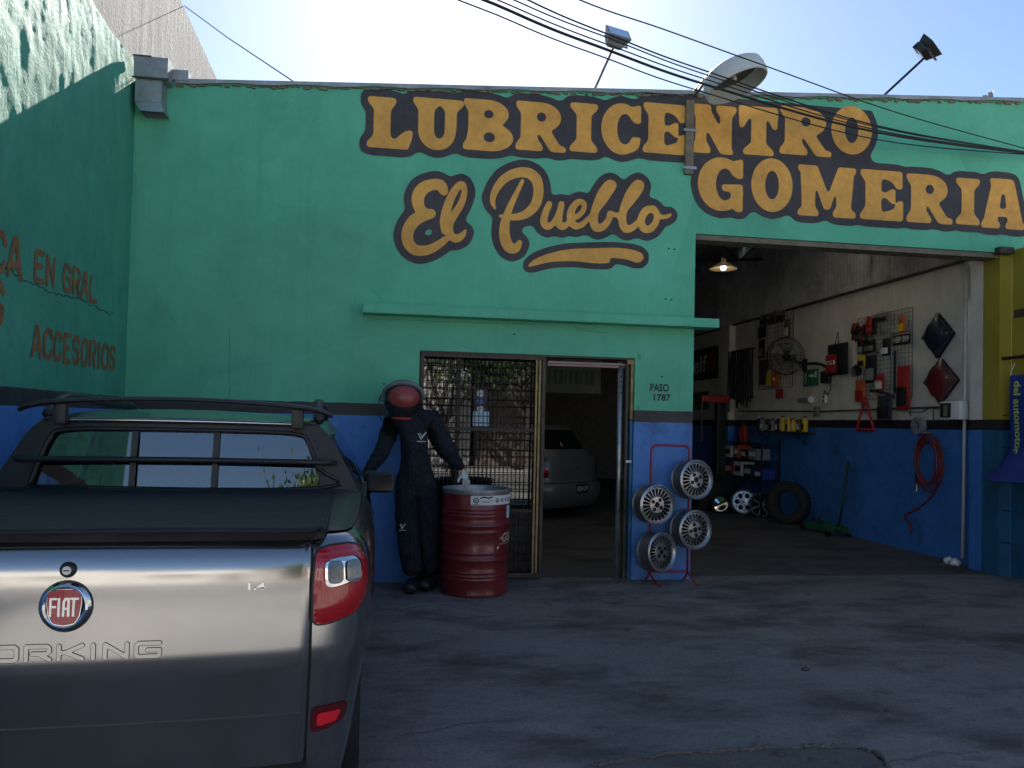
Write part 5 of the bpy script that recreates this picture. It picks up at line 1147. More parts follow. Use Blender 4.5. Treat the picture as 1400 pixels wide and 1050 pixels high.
# accessories on the far panel
def packet(label, cat, px0, py0, px1, py1, m, m2=None, dep=.035, name=None, txt=None, gap=.045, group=None, hook=True):
    t, w, h = wbox(name or 'packet', label, cat, px0, py0, px1, py1, dep, m, group, gap)
    mb = MB(); f = lambda u, v: (-dep/2*(1-(2*u-1)**4)*(1-(2*v-1)**4)*.9-.004, w*(u-.5), h*(v-.5))
    mb.grid(f, 8, 10); mb.add([(.0, -w/2, -h/2), (.0, w/2, -h/2), (.0, w/2, h/2), (.0, -w/2, h/2)], [(0, 1, 2, 3)]); b = mb.build('bag', m, t, True, 60, fix=False)
    if m2 is not None: MB().grid(lambda u, v: (-dep/2*(1-(2*(.1+.8*u)-1)**4)*.95-.012, w*(.1+.8*u-.5), h*(.1+.42*v-.5)), 6, 4).build('card', m2, t, True, fix=False)
    if hook: MB().tube([(-.004, 0, h/2-.01), (-.03, 0, h/2+.015), (.0, 0, h/2+.03), (.03, 0, h/2+.03)], .004, 5).build('hook', m_galv, t)
    if txt: wtext(t, txt, 0, h*.0, w*.8, h*.22, m_paper, -dep/2-.018)
    return t, w, h
for k, (a, b, c_, d) in enumerate(((1044, 430, 1056, 446), (1056, 427, 1066, 444), (1066, 425, 1078, 441))): packet(('left', 'middle', 'right')[k]+' one of three silvery packets at the top of the far wire panel', 'packet', a, b, c_, d, m_silver, m_brownm, group='silvery packets on the far panel')
packet('dark packet at the left of the far wire panel', 'packet', 1041, 447, 1052, 462, m_black); packet('tall dark packet left of the wall fan', 'packet', 1042, 465, 1050, 490, m_black, m_grey)
packet('purple packet low on the far wire panel', 'packet', 1043, 492, 1055, 526, mk('dusky_purple', (.06, .035, .06), .6)); packet('yellow packet low on the far wire panel', 'packet', 1052, 508, 1060, 528, m_yel)
t, w, h = packet('red and orange round reflector packet under the wall fan', 'reflector', 1059, 508, 1070, 529, m_orangeb); MB().lathe([(0, .03), (.03, .03), (.035, .02)], 16, Matrix.Rotation(-PI/2, 4, 'Y')).build('white_ring', m_paper, t)
packet('small red star-shaped air freshener under the far panel', 'freshener', 1065, 532, 1075, 545, m_redbright, dep=.02)
packet('long brown packet at the right edge of the far wire panel', 'packet', 1078, 436, 1085, 462, mk('brown_pack', (.2, .08, .05), .5), m_paper)
# exit sign, lamp bracket, cable and charger
t, w, h = wbox('exit_sign', 'green emergency exit sign with white running figure and arrow on the side wall', 'sign', 1100, 505, 1120, 528, .008, m_greensign)
slab(t, 'board', -w/2, -h/2, w/2, h/2, .008, m_greensign)
ik = Ink(-w/2, -h/2, w/2, h/2, .006).stroke([(-w*.1, h*.12), (w*.12, h*.12)], .03).poly([(w*.10, h*.25), (w*.26, h*.12), (w*.10, -.01)]).rect(w*.30, -h*.02, w*.42, h*.36).stroke([(-w*.36, h*.1), (-w*.3, -h*.1), (-w*.38, -h*.28)], .03).ell(-w*.33, h*.22, .025, .03); ik.build('pictogram', lambda a, b: (-.0065, -a, b), m_paper, t)
cb = [W_(x, y, .03) for x, y in ((1098, 499), (1106, 497), (1118, 497), (1128, 501), (1134, 508))]; tag(MB().tube(smooth_path(cb, 4), .022, 8).build('wall_conduit', m_black, None, True), 'black bent pipe from the fan towards the hanging charger', 'pipe')
t, w, h = wbox('hanging_charger', 'black handheld charger hanging on the wall by its cable', 'charger', 1127, 507, 1139, 524, .06, m_black); slab(t, 'body', -w/2, -h/2, w/2, h/2, .06, m_black, r=.02)
MB().tube(smooth_path([(0, -w*.3, -h/2), (-.02, -w*.7, -h*.9), (0, -w*.2, -h*1.4), (0, w*.1, -h*1.1), (0, w*.2, -h*1.5), (.02, w*.2, -h*1.9)], 5), .006, 5).build('cable', m_wire, t, True)
t, w, h = wbox('wall_socket', 'white double wall socket below the hanging charger', 'socket', 1126, 540, 1132, 551, .03, m_white); slab(t, 'plate', -w/2, -h/2, w/2, h/2, .03, m_white)
MB().cyl((-.017, 0, .03), (-.015, 0, .03), .02, 10).build('outlet', m_dark, t); MB().cyl((-.017, 0, -.03), (-.015, 0, -.03), .02, 10).build('outlet', m_dark, t)
t, w, h = wbox('lead_lamp', 'small work lamp with white lens on the wall under the exit sign', 'lamp', 1091, 542, 1111, 552, .05, m_grey); MB().cyl((0, -w/2, 0), (0, w*.25, 0), .035, 12).build('body', m_grey, t); MB().cyl((0, -w/2-.03, 0), (0, -w/2, 0), .05, 14).build('lens', m_white, t)
t, w, h = wbox('junction_box', 'cream junction box on the horizontal cable along the side wall', 'junction box', 1117, 556, 1122, 570, .05, m_white); slab(t, 'box', -w/2, -h/2, w/2, h/2, .05, m_tan)
a, b = W_(1010, 562, .02), W_(1302, 556, .02); tag(MB().tube([a, (a+b)/2+Vector((0, 0, -.03)), b], .012, 6).build('wall_cable', m_brownm, None, True), 'long brown cable running level along the side wall', 'cable')
# seat cover bag
t, w, h = packet('black zip bag with red label hanging on the side wall', 'bag', 1138, 470, 1166, 513, m_black, None, .10, 'hanging_bag', None, .02)
slab(t, 'label_card', -w*.1, -h*.42, w*.42, h*.15, .01, m_redbright, -.058); slab(t, 'label_band', -w*.06, -h*.16, w*.38, -h*.04, .008, m_paper, -.066)
for k in range(3): slab(t, 'lamp_picture', -w*.0+k*w*.11, -h*.14, w*.06+k*w*.11, -h*.06, .006, m_dark, -.070)
MB().tube([(-.02, -.05, h/2-.02), (0, 0, h/2+.17), (-.02, .05, h/2-.02)], .006, 5).build('cord', m_wire, t)
# near panel goods
gp = 'accessories on the near wire panel'
t, w, h = wbox('glove_bundle', 'bundle of dark and red work gloves at the top of the near wire panel', 'gloves', 1172, 434, 1208, 462, .06, m_black, None, .045)
for k in range(7):
    y, z = w*(.42-.13*k)+random.uniform(-.02, .02), random.uniform(-.25, .3)*h; m = (m_black, m_redbright, m_black, m_red)[k % 4]
    g = MB().rbox((-.02*(k % 3), y, z), (.03, .10, .15), .012, (R_(random.uniform(-40, 40)), 0, 0)).build('glove', m, t, True, 60)
    for q in range(4): MB().cyl((-.02*(k % 3), y-.035+.023*q, z-.05), (-.02*(k % 3), y-.045+.03*q, z-.14-.01*(q % 2)), .011, 6).build('glove_finger', m, g, True)
packet('flat grey tool card right of the gloves on the near panel', 'tool', 1202, 428, 1221, 441, m_grey, m_black, .03, group=gp); packet('small grey blister pack under the tool card', 'blister', 1212, 449, 1221, 456, m_grey, None, .03, group=gp)
t, w, h = packet('orange and gold bottle pack at the top right of the near panel', 'bottle pack', 1236, 431, 1245, 456, m_orangeb, m_yel, .05, group=gp)
t, w, h = wbox('licence_plate', 'black licence plate with white characters on the near wire panel', 'licence plate', 1226, 455, 1250, 471, .006, m_black, None, .05)
slab(t, 'plate', -w/2, -h/2, w/2, h/2, .006, m_black); wtext(t, 'HBP 099', 0, -.01, w*.86, h*.52, m_paper, -.0045); slab(t, 'plate_rim', -w/2+.01, h/2-.02, w/2-.01, h/2-.012, .003, m_paper, -.004)
t, w, h = packet('black socket set with two bright tubes on the near panel', 'tool set', 1213, 463, 1224, 486, m_black, None, .04, group=gp)
for s_ in (-1, 1): slab(t, 'tube', s_*w*.2-.022, -h*.42, s_*w*.2+.022, -h*.05, .03, m_paper, -.035)
packet('upper left black blister pack on the near panel', 'blister', 1178, 466, 1187, 484, m_black, m_grey, .03, group=gp); packet('black clear-window pack with silver part on the near panel', 'blister', 1187, 465, 1203, 482, m_black, m_silver, .03, group=gp)
packet('yellow and black pack on the left of the near panel', 'pack', 1179, 486, 1189, 502, m_yel, m_black, .03, group=gp); t, w, h = wbox('horn', 'round black horn low on the left of the near panel', 'horn', 1176, 502, 1190, 513, .06, m_black, None, .05); MB().lathe([(0, .03), (.05, .03), (.075, .06), (.08, .065), (.06, .0), (.0, -.02)], 20, Matrix.Rotation(-PI/2, 4, 'Y')).build('trumpet', m_black, t, True, 50)
packet('black boxed speaker pack in the middle of the near panel', 'pack', 1190, 486, 1205, 524, m_black, m_grey, .05, group=gp); packet('red and white lettered pack under the speaker pack', 'pack', 1203, 512, 1215, 534, m_redbright, m_paper, .03, txt='PED', group=gp)
packet('orange triangle pack low on the left of the near panel', 'pack', 1176, 520, 1189, 550, m_orangeb, m_red, .04, group=gp)
t, w, h = wbox('rubber_strip_bundle', 'bunch of long grey wiper blades hanging on the near panel', 'wipers', 1226, 480, 1236, 541, .04, m_grey, None, .05)
for k in range(3): slab(t, 'blade', -w/2+.05*k, -h/2+.03*k, -w/2+.05*k+.025, h/2, .02, (m_grey, m_black, m_galv)[k], -.01*k)
packet('long red and black bagged accessory right of the wiper blades', 'bag', 1234, 500, 1252, 561, m_redbright, m_black, .06, group=gp, txt=None); packet('dark grey bagged accessory at the bottom of the near panel', 'bag', 1207, 541, 1227, 574, mk('dark_grey_film', (.05, .05, .055), .3), m_black, .06, group=gp)
bl = [W_(x, y, .06) for x, y in ((1190, 534), (1200, 535), (1212, 538), (1222, 542))]; tag(MB().tube(bl, .02, 6).build('curved_rod', m_black, None, True), 'black curved arm lying across the bottom of the near panel', 'wiper')
# warning triangle
t, w, h = wbox('warning_triangle', 'red warning triangle standing open against the side wall', 'triangle', 1177, 543, 1201, 588, .02, m_red, None, .05)
for a, b in (((-w/2, -h/2), (0, h/2)), ((w/2, -h/2), (0, h/2)), ((-w/2, -h/2), (w/2, -h/2))): MB().cyl((0, a[0], a[1]), (0, b[0], b[1]), .020, 4).build('reflector_bar', m_red, t)
# diamond bags
def diamond(label, px, py, rw, rh, m, m2):
    c = W_(px, py, .05); t = thing('diamond_bag', label, 'bag', c, group='diamond shaped bags'); a = (W_(px-rw, py).y-W_(px+rw, py).y)/2; b = (W_(px, py-rh).z-W_(px, py+rh).z)/2
    def f(u, v): p, q = u*2-1, v*2-1; y, z = (p+q)/2*a, (q-p)/2*b; k = (1-p**4)*(1-q**4); return (-.06*k-.01+.006*mn.noise(Vector((y*25, z*25, px))), y, z)
    MB().grid(f, 26, 26).build('bag', m, t, True, fix=False)
    MB().lathe([(0, .075), (a*.42, .074), (a*.50, .066), (a*.56, .05)], 30, Matrix.Scale(1.15, 4, (0, 0, 1)) @ Matrix.Rotation(-PI/2, 4, 'Y')).build('disc', m2, t, True)
    MB().add([(.02, 0, b*.98), (.02, a*.98, 0), (.02, 0, -b*.98), (.02, -a*.98, 0)], [(0, 1, 2, 3)]).build('backing', m_black, t, fix=False)
m_film = mk('crinkled_dark_film', (.03, .032, .045), .22, var=.3, vs=20, coat=.6); m_filmr = mk('crinkled_brown_film', (.10, .05, .045), .25, var=.3, vs=20, coat=.6)
diamond('dark diamond shaped bag hanging on the side wall, upper of two', 1282, 459, 22, 32, m_film, mk('navy_disc', (.012, .014, .035), .4)); diamond('red diamond shaped bag hanging on the side wall, lower of two', 1286, 521, 24, 32, m_filmr, mk('dark_red_disc', (.13, .012, .014), .4))
# conduit and meter box
a, b = W_(1322, 347, .03), W_(1316, 763, .03); tag(MB().cyl(a, b, .017, 10).build('conduit', m_white, None, True), 'white vertical conduit pipe on the side wall near the entrance', 'pipe')
t, w, h = wbox('meter_box', 'white electricity box with dark window on the white conduit', 'meter box', 1303, 549, 1331, 574, .12, m_white, None, .05); slab(t, 'case', -w/2, -h/2, w/2, h/2, .12, m_white, r=.015); slab(t, 'window', -w*.08, -h*.4, w*.44, h*.4, .012, m_dark, -.062); slab(t, 'meter_dial', w*.06, -h*.32, w*.26, h*.28, .012, m_tan, -.066)
bx = W_(1336, 568, .03); tag(MB().tube([W_(1330, 566, .04), W_(1338, 564, .04), W_(1346, 562, .04)], .01, 6).build('meter_cable', m_wire, None, True), 'short black cable leaving the meter box towards the entrance', 'cable')
# tape coil on wire hook, red air hose coil
t, w, h = wbox('tape_coil', 'grey cable coil hanging from a bent wire hook', 'coil', 1255, 572, 1273, 592, .05, m_grey, None, .05); MB().lathe([(.05, -.03), (.10, -.03), (.105, 0), (.10, .03), (.05, .03), (.05, -.03)], 28, Matrix.Rotation(PI/2, 4, 'Y')).build('coil', m_grey, t, True, 40)
MB().tube(smooth_path([(0, .14, .12), (-.04, .10, .16), (0, -.06, .16), (0, -.22, .22), (0, -.25, .1), (0, -.22, -.05)], 4), .006, 5).build('wire_hook', m_blackm, t, True)
t = thing('air_hose', 'dark red rubber air hose coiled on the blue wall', 'hose', W_(1273, 632, .08)); cy, cz = t.location.y, t.location.z
ry = (W_(1255, 632).y-W_(1292, 632).y)/2; rz = (W_(1273, 596).z-W_(1273, 671).z)/2; pts = []
for i in range(150): a = i/150*2*PI*4.6; k = .86+.1*math.sin(i*.13); pts.append((-.02-.018*math.sin(i*.09)-.04*i/150, ry*k*math.cos(a)*(1-.1*math.sin(a*.5)), rz*k*math.sin(a)+.03*math.cos(i*.05)))
MB().tube(pts, .0125, 6).build('coil', m_redhose, t, True)
tail = [Vector(pts[-1])+t.location]+[W_(x, y, .04) for x, y in ((1280, 668), (1268, 685), (1252, 697), (1237, 705), (1244, 716), (1246, 730))]
MB().tube([v-t.location for v in smooth_path(tail, 4) and [Vector(p) for p in smooth_path([tuple(q) for q in tail], 4)]], .011, 6).build('tail', m_redhose, t, True)
MB().cyl((-.05, ry*.8, -.05), (-.06, ry*.75, -.35), .014, 8).build('blow_gun', m_chrome, t); MB().cyl((0, 0, rz+.02), (-.12, 0, rz+.02), .012, 6).build('peg', m_galv, t)
# ------------------------------------------------------------------ floor things along the wall
jk = thing('trolley_jack', 'green trolley jack with upright handle standing by the blue wall', 'jack', (5.95, 2.95, 0))
for s_ in (-1, 1): MB().rbox((s_*.11, 0, .10), (.015, .75, .10), .004).build('side_plate', m_greenjack, jk)
MB().rbox((0, -.12, .13), (.16, .22, .06), .01, (R_(8), 0, 0)).build('lift_arm', m_greenjack, jk); MB().cyl((0, .25, .15), (0, .25, .19), .05, 14).build('saddle', m_blackm, jk)
for y in (-.3, .33):
    for s_ in (-1, 1): MB().cyl((s_*.13, y, .045), (s_*.165, y, .045), .045, 14).build('castor', m_blackm, jk, True, 40)
MB().tube([(0, -.30, .14), (.02, -.36, .4), (.06, -.42, 1.02)], .018, 8).build('handle', mk('dark_green_handle', (.01, .04, .025), .5), jk, True)
# old tyre, loose rims
def tyre(name, label, c, R, w, axis, spin=0):
    t = thing(name, label, 'tyre', c); A = Vector(axis).to_track_quat('Z', 'Y').to_matrix().to_4x4(); r = R*.58
    MB().lathe([(r, -w*.42), (R*.75, -w*.52), (R*.93, -w*.46), (R, -w*.3), (R, w*.3), (R*.93, w*.46), (R*.75, w*.52), (r, w*.42), (r*1.06, w*.3), (R*.9, w*.15), (R*.9, -w*.15), (r*1.06, -w*.3), (r, -w*.42)], 48, A).build('carcass', m_rubber, t, True, 50)
    tr = MB()
    for k in range(36):
        for s_ in (-1, 1):
            a = 2*PI*(k+.25*s_)/36; tr.add([A @ Vector((rr*math.cos(a+da), rr*math.sin(a+da), z)) for rr in (R-.004, R+.008) for da, z in ((-.05, s_*w*.05), (.05, s_*w*.05), (.05, s_*w*.3), (-.05, s_*w*.3))], [(4, 5, 6, 7), (0, 1, 5, 4), (1, 2, 6, 5), (2, 3, 7, 6), (3, 0, 4, 7)])
    tag(tr.build('tread_blocks', m_rubber, t), kind='stuff'); return t
tyre('old_tyre', 'worn black tyre leaning against the blue wall beside the loose rims', (5.93, 3.95, .318), .32, .22, (-.72, -.66, .10))
def loose_rim(label, c, R, axis, n, wide, holes):
    t = thing('loose_rim', label, 'rim', c, group='loose rims on the workshop floor'); A = Vector(axis).to_track_quat('Z', 'Y').to_matrix().to_4x4()
    MB().lathe([(R, -.12), (R*.92, -.10), (R*.88, .0), (R*.93, .06), (R, .065), (R, .075), (R*.92, .075), (R*.86, .06)], 44, A).build('barrel', m_alloyd, t, True, 40)
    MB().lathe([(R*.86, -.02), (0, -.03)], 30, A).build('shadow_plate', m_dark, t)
    if holes:
        ik = Ink(-R, -R, R, R, R/40).ell(0, 0, R*.9, R*.9)
        for k in range(6): a = 2*PI*k/6; ik.ell(R*.56*math.cos(a), R*.56*math.sin(a), R*.20, R*.20, False)
        for k in range(6): a = 2*PI*(k+.5)/6; ik.ell(R*.70*math.cos(a), R*.70*math.sin(a), R*.075, R*.075, False)
        ik.ell(0, 0, R*.08, R*.08, False); ik.build('face', lambda x, y: A @ Vector((x, y, .065-.25*max(0, .5*R-math.hypot(x, y))*.4)), m_alloy, t, 2, True)
    else:
        for k in range(n):
            a = 2*PI*k/n; q = A @ Matrix.Rotation(a, 4, 'Z')
            MB().add([q @ Vector(v) for v in ((R*.12, -wide*.6, .06), (R*.9, -wide, .055), (R*.9, wide, .055), (R*.12, wide*.6, .06), (R*.12, -wide*.6, .03), (R*.9, -wide, .02), (R*.9, wide, .02), (R*.12, wide*.6, .03))], [(0, 1, 2, 3), (0, 1, 5, 4), (2, 3, 7, 6), (1, 2, 6, 5)]).build('spoke', m_alloy, t)
        MB().lathe([(R*.2, .05), (R*.18, .066), (0, .07)], 24, A).build('hub', m_alloy, t, True)
loose_rim('six-hole grey rim leaning on the floor left of the old tyre', (5.78, 5.15, .205), .20, (-.25, -.95, .2), 6, .03, True)
loose_rim('bright multi-spoke rim turned sideways next to the old tyre', (5.92, 4.72, .205), .20, (-.72, -.62, .16), 7, .018, False)
t = thing('chrome_rim', 'small chromed rim lying in the dark behind the rim rack', 'rim', (5.45, 5.3, .14)); MB().lathe([(.14, -.08), (.12, 0), (.14, .06), (.11, .06), (.04, .03), (0, .03)], 36, Vector((-.5, -.8, .4)).to_track_quat('Z', 'Y').to_matrix().to_4x4()).build('dish', m_chrome, t, True, 40)
# tyre machine column and clutter at the back
cp = Vector((5.62, 5.75, 0))
tm = thing('tyre_machine', 'tall dark tyre changing machine column at the back of the garage', 'machine', cp)
MB().rbox((0, 0, 1.0), (.16, .14, 2.0), .01).build('column', m_blackm, tm); MB().rbox((-.1, .1, .28), (.7, .6, .52), .03).build('cabinet', m_blackm, tm, True, 50); MB().rbox((-.15, -.1, 1.93), (.5, .1, .12), .02).build('arm', m_red, tm); MB().lathe([(0, .62), (.24, .62), (.25, .58), (.1, .55), (.1, .5)], 30, Matrix.Translation((-.25, -.1, 0))).build('turntable', m_blackm, tm, True, 40)
MB().cyl((-.38, -.1, 1.9), (-.38, -.1, 1.2), .02, 8).build('mount_head_rod', m_blackm, tm)
e = W_(1008, 600, .10); ex = thing('fire_extinguisher', 'red fire extinguisher hanging on the blue wall behind the machine', 'extinguisher', (6.08, e.y-.3, e.z-.25)); MB().lathe([(0, 0), (.075, .005), (.08, .03), (.08, .42), (.06, .48), (.025, .51), (.02, .55), (0, .55)], 24).build('cylinder', m_redbright, ex, True, 50); MB().rbox((0, 0, .57), (.03, .12, .03), .006).build('valve', m_blackm, ex); MB().tube([(0, -.03, .56), (-.05, -.09, .45), (-.05, -.1, .15)], .012, 6).build('hose', m_black, ex, True)
# shelf with bottles
sa, sb = W_(1034, 588, .12), W_(1105, 588, .12); sh_ = thing('wall_shelf', 'narrow wall shelf with oil bottles on the blue wall', 'shelf', ((RX-.12), (sa.y+sb.y)/2, (sa.z+sb.z)/2-.02)); Ls = abs(sa.y-sb.y)
MB().b2((-.12, -Ls/2, -.02), (.118, Ls/2, 0)).build('board', m_brownm, sh_)
for y in (-Ls*.35, Ls*.35): MB().tube([(.1, y, -.02), (.1, y, -.2), (-.08, y, -.025)], .008, 5).build('bracket', m_blackm, sh_)
def bottle(label, i, m, m2, H, wd):
    y = Ls/2-(i+.5)*Ls/10; t = thing('oil_bottle', label, 'bottle', (RX-.12-.01*(i % 2), sh_.location.y+y, sh_.location.z+.001), group='oil bottles on the wall shelf')
    MB().rbox((0, 0, H*.38), (.07, wd, H*.76), .018).build('body', m, t, True, 60); MB().lathe([(.035, H*.74), (.022, H*.82), (.02, H*.9)], 14).build('neck', m, t, True); MB().lathe([(.026, H*.88), (.026, H), (0, H)], 14).build('cap', m2, t, True, 40)
    MB().b2((-.0375, -wd*.36, H*.14), (-.0355, wd*.36, H*.52)).build('label', m_paper if i % 3 else m_black, t)
names = ['first', 'second', 'third', 'fourth', 'fifth']
for i in range(5): bottle(names[i]+' dark grey bottle from the left on the wall shelf', i, m_grey if i % 2 else m_black, m_white if i == 0 else m_black, (.24, .22, .2, .21, .2)[i], .09)
for i in range(5): bottle(names[i]+' yellow bottle from the left on the wall shelf', 5+i, m_yel if i != 3 else mk('brown_bottle', (.12, .07, .02), .4), m_yel if i % 2 else m_black, (.25, .22, .21, .23, .24)[i], .085)
# cartons and tins under the shelf
def carton(label, px0, py0, px1, py1, m, X, d=.2, name='carton'):
    a, b = on(px0, py0, 0, X), on(px1, py1, 0, X); t = thing(name, label, 'box', (X+d/2, (a[1]+b[1])/2, b[2]), group='boxes stacked under the shelf'); w, h = abs(a[1]-b[1]), abs(a[2]-b[2])
    MB().rbox((0, 0, h/2), (d, w, h), .008).build('box', m, t); MB().b2((-d/2-.004, -w*.35, h*.2), (-d/2-.001, w*.35, h*.6)).build('print', m_paper if m is not m_paper else m_redbright, t); return t
st_ = thing('parts_stand', 'dark open steel stand holding boxes under the shelf', 'stand', (5.98, W_(1040, 640).y, 0))
for x in (-.14, .16):
    for y in (-.75, .75): MB().b2((x-.012, y-.012, 0), (x+.012, y+.012, 1.28)).build('leg', m_blackm, st_)
for z in (.62, .92, 1.2): MB().b2((-.15, -.76, z-.012), (.17, .76, z)).build('shelf', m_blackm, st_)
zs3 = (.62, .92)
k = 0
for z, items in ((.92, (('white lettered carton on the parts stand', m_paper, .26, .2), ('orange tin carton on the upper parts shelf', m_orangeb, .22, .22), ('dark carton on the upper parts shelf', m_black, .2, .16), ('crumpled grey carton on the upper parts shelf', m_grey, .3, .18))), (.62, (('red carton on the lower parts shelf', m_red, .3, .2), ('white carton with dark roundel on the lower parts shelf', m_paper, .3, .24), ('black carton on the lower parts shelf', m_black, .3, .2), ('blue carton on the lower parts shelf', m_blueb, .26, .16)))):
    y = .7
    for lab, m, w, h in items:
        t = thing('carton', lab, 'box', (5.98, st_.location.y+y-w/2, z+.002), group='boxes on the parts stand'); MB().rbox((0, 0, h/2), (.24, w, h), .008).build('box', m, t); MB().b2((-.125, -w*.35, h*.3), (-.121, w*.35, h*.7)).build('print', m_black if m is m_paper else m_paper, t); y -= w+.08
# pendant lamp
pc = Vector(on(989, 366, 1, 3.0)); pe = thing('pendant_lamp', 'enamel pendant lamp glowing under the garage roof', 'lamp', pc)
MB().lathe([(.03, .13), (.035, .09), (.06, .06), (.14, .02), (.185, -.01), (.187, -.018), (.13, .012), (.05, .05)], 36).build('shade', mk('cream_enamel', (.34, .25, .14), .4), pe, True, 50)
MB().lathe([(0, -.035), (.03, -.025), (.04, .0), (.03, .03), (.018, .06), (0, .06)], 20).build('bulb', emit('lit_bulb', (1., .93, .8), 9.), pe, True); MB().cyl((0, 0, .12), (0, 0, 4.62-pc.z), .006, 6).build('flex', m_wire, pe)
# banner on black frame at the right edge
fx = RX-.10; yA = on(1346, 500, 0, fx)[1]; zT = on(1346, 491, 0, fx)[2]
rf_ = thing('banner_frame', 'black welded frame standing against the side wall at the right edge', 'frame', (fx, yA, 0))
MB().b2((-.018, -.018, 0), (.018, .018, zT)).build('post', m_blackm, rf_); MB().b2((-.015, -2.2, zT-.03), (.015, -.019, zT)).build('top_rail', m_blackm, rf_); MB().b2((-.018, -2.24, 0), (.018, -2.201, zT)).build('post', m_blackm, rf_)
for k in range(5): MB().cyl((0, -2.2, .35+k*.32), (0, -.02, .35+k*.32), .004, 5).build('wire', m_blackm, rf_)
by0 = on(1381, 560, 0, fx-.05)[1]; bz1 = on(1385, 513, 0, fx-.05)[2]
bn = thing('advert_banner', 'blue cloth banner with pale green lettering sagging from the black frame', 'banner', (fx-.05, by0, bz1))
def bann(u, v): y = -.95*u; z = -1.05*v; f = max(0, v-.62)/.38; return (-.03*math.sin(u*9)*f-.10*f*f-.01*math.sin(v*7), y*(1)+.28*f*(.5-u)*(-1)*0+.20*f*f*(1-u)*1.0, z)
MB().grid(bann, 26, 26).build('cloth', m_blueb, bn, True, fix=False)
m_lime = mk('pale_green_print', (.42, .52, .12), .6)
for body, uu, hh in (('del automotor', .10, .085), ('Cosmetica', .24, .085)):
    text('banner_print', body, m_lime, lambda a, b, uu=uu: (lambda p: (p[0]-.006, p[1], p[2]))(bann((uu+b)/.95, min(1., max(.0, (.42+a)/1.05)))), 1., bn, .03, 1., .72, hh)
MB().tube([(0, 0, 0), (.03, .02, .05), (.05, .0, .12)], .004, 5).build('tie', m_white, bn)
# rags by the post, twigs of wire
for px, py, lab in ((1331, 771, 'white crumpled rag left of the frame post'), (1344, 773, 'white crumpled rag right of the frame post')):
    g = gnd(px, py); mb = MB(); mb.lathe([(0, .0), (.05, .0), (.062, .03), (.045, .06), (0, .075)], 14); mb.v = [(x*(1+.35*mn.noise(Vector((x*40, y*40, z*40+px)))), y*(1+.3*mn.noise(Vector((y*40, z*40, x*40+px)))), max(0, z*(1+.4*mn.noise(Vector((z*30, x*30, y*30)))))) for x, y, z in mb.v]
    tag(mb.build('rag', m_white, None, True, None, (min(g[0], 6.05), g[1], .005)), lab, 'rag')
# ------------------------------------------------------------------ grey hatchback inside, seen through the doorway
CR = gnd(779, 712); car = thing('parked_car', 'grey hatchback parked inside, seen from behind through the doorway', 'car', (CR[0]+.20, CR[1]+.30, 0), (0, 0, R_(38)))
cp_ = np.array(smooth_path([(0, 0), (.25, .012), (.48, .05), (.62, .12), (.71, .24), (.76, .5), (.80, 1.0), (.815, 1.8), (.81, 2.6), (.78, 3.1), (.68, 3.5), (.4, 3.72), (0, 3.78)], 8)); sg_ = np.hypot(*np.diff(cp_, axis=0).T); CS = np.concatenate([[0], np.cumsum(sg_)])
CZ = np.array([.18, .28, .42, .52, .56, .62, .75, .88, .95]); CO = np.array([-.08, -.01, .02, .015, -.02, -.03, -.02, -.04, -.07])
def CB(s, z, off=0.):
    sg = 1 if s >= 0 else -1; a = min(abs(s), CS[-1]); x, y = np.interp(a, CS, cp_[:, 0]), np.interp(a, CS, cp_[:, 1]); e = .02
    tx = np.interp(a+e, CS, cp_[:, 0])-np.interp(a-e, CS, cp_[:, 0]); ty = np.interp(a+e, CS, cp_[:, 1])-np.interp(a-e, CS, cp_[:, 1])
    if a < e: tx, ty = 1., 0.
    L = math.hypot(tx, ty)+1e-9; o = np.interp(z, CZ, CO)+off; o += .05*max(0, 1-y/.5)*(1 if z < .54 else 0); return (sg*(x+o*ty/L), y-o*tx/L, z)
cz = [.18, .24, .3, .36, .42, .48, .53, .545, .56, .6, .66, .72, .78, .84, .9, .95]
def ckeep(u, v):
    p = CB((u*2-1)*CS[-1], .18+.77*v); return not any(math.hypot(p[1]-a, p[2]-.28) < .33 for a in (.72, 3.1)) or abs(p[0]) < .5
mb = MB(); mb.grid(lambda u, v: CB((u*2-1)*CS[-1], cz[round(v*15)]), 160, 15, lambda u, v: ckeep(u, v)); mb.build('body', m_greypaint, car, True, fix=False)
# greenhouse: rings of (z, half width, rear y, front y)
def gh(u, z):
    k = (z-.95)/.46; hw = .73-.20*k; yr, yf_ = .06+.40*k+.0*k, 2.95-.85*k; a = u*2*PI; n = 3.4
    cx, sy = math.cos(a), math.sin(a); sx_ = math.copysign(abs(cx)**(2/n), cx); sy_ = math.copysign(abs(sy)**(2/n), sy); return (hw*sx_, (yr+yf_)/2+(yf_-yr)/2*sy_, z)
isw = lambda u, v: .18 < v < .86 and (abs(((u*2*PI+PI/2) % (2*PI))-PI) > PI-.62 or .05 < (u*4) % 1 < .0 or abs(math.cos(u*2*PI)) > .78)
MB().grid(lambda u, v: gh(u, .95+.46*v), 96, 14, lambda u, v: not isw(u, v)).build('pillars', m_greypaint, car, True, fix=False)
MB().grid(lambda u, v: gh(u, .95+.46*v), 96, 14, isw).build('windows', mk('black_car_glass', (.01, .011, .013), .05, var=.05, rvar=.02), car, True, fix=False)
mb = MB(); rng = [gh(u, 1.41) for u in np.linspace(0, 1, 49)[:-1]]; cxy = np.mean(rng, axis=0); mb.grid(lambda u, v: tuple(cxy+(np.array(gh(u, 1.41))-cxy)*(1-v)+np.array((0, 0, .035*(1-(1-v)**2)))), 48, 6); mb.build('roof', m_greypaint, car, True, fix=False)
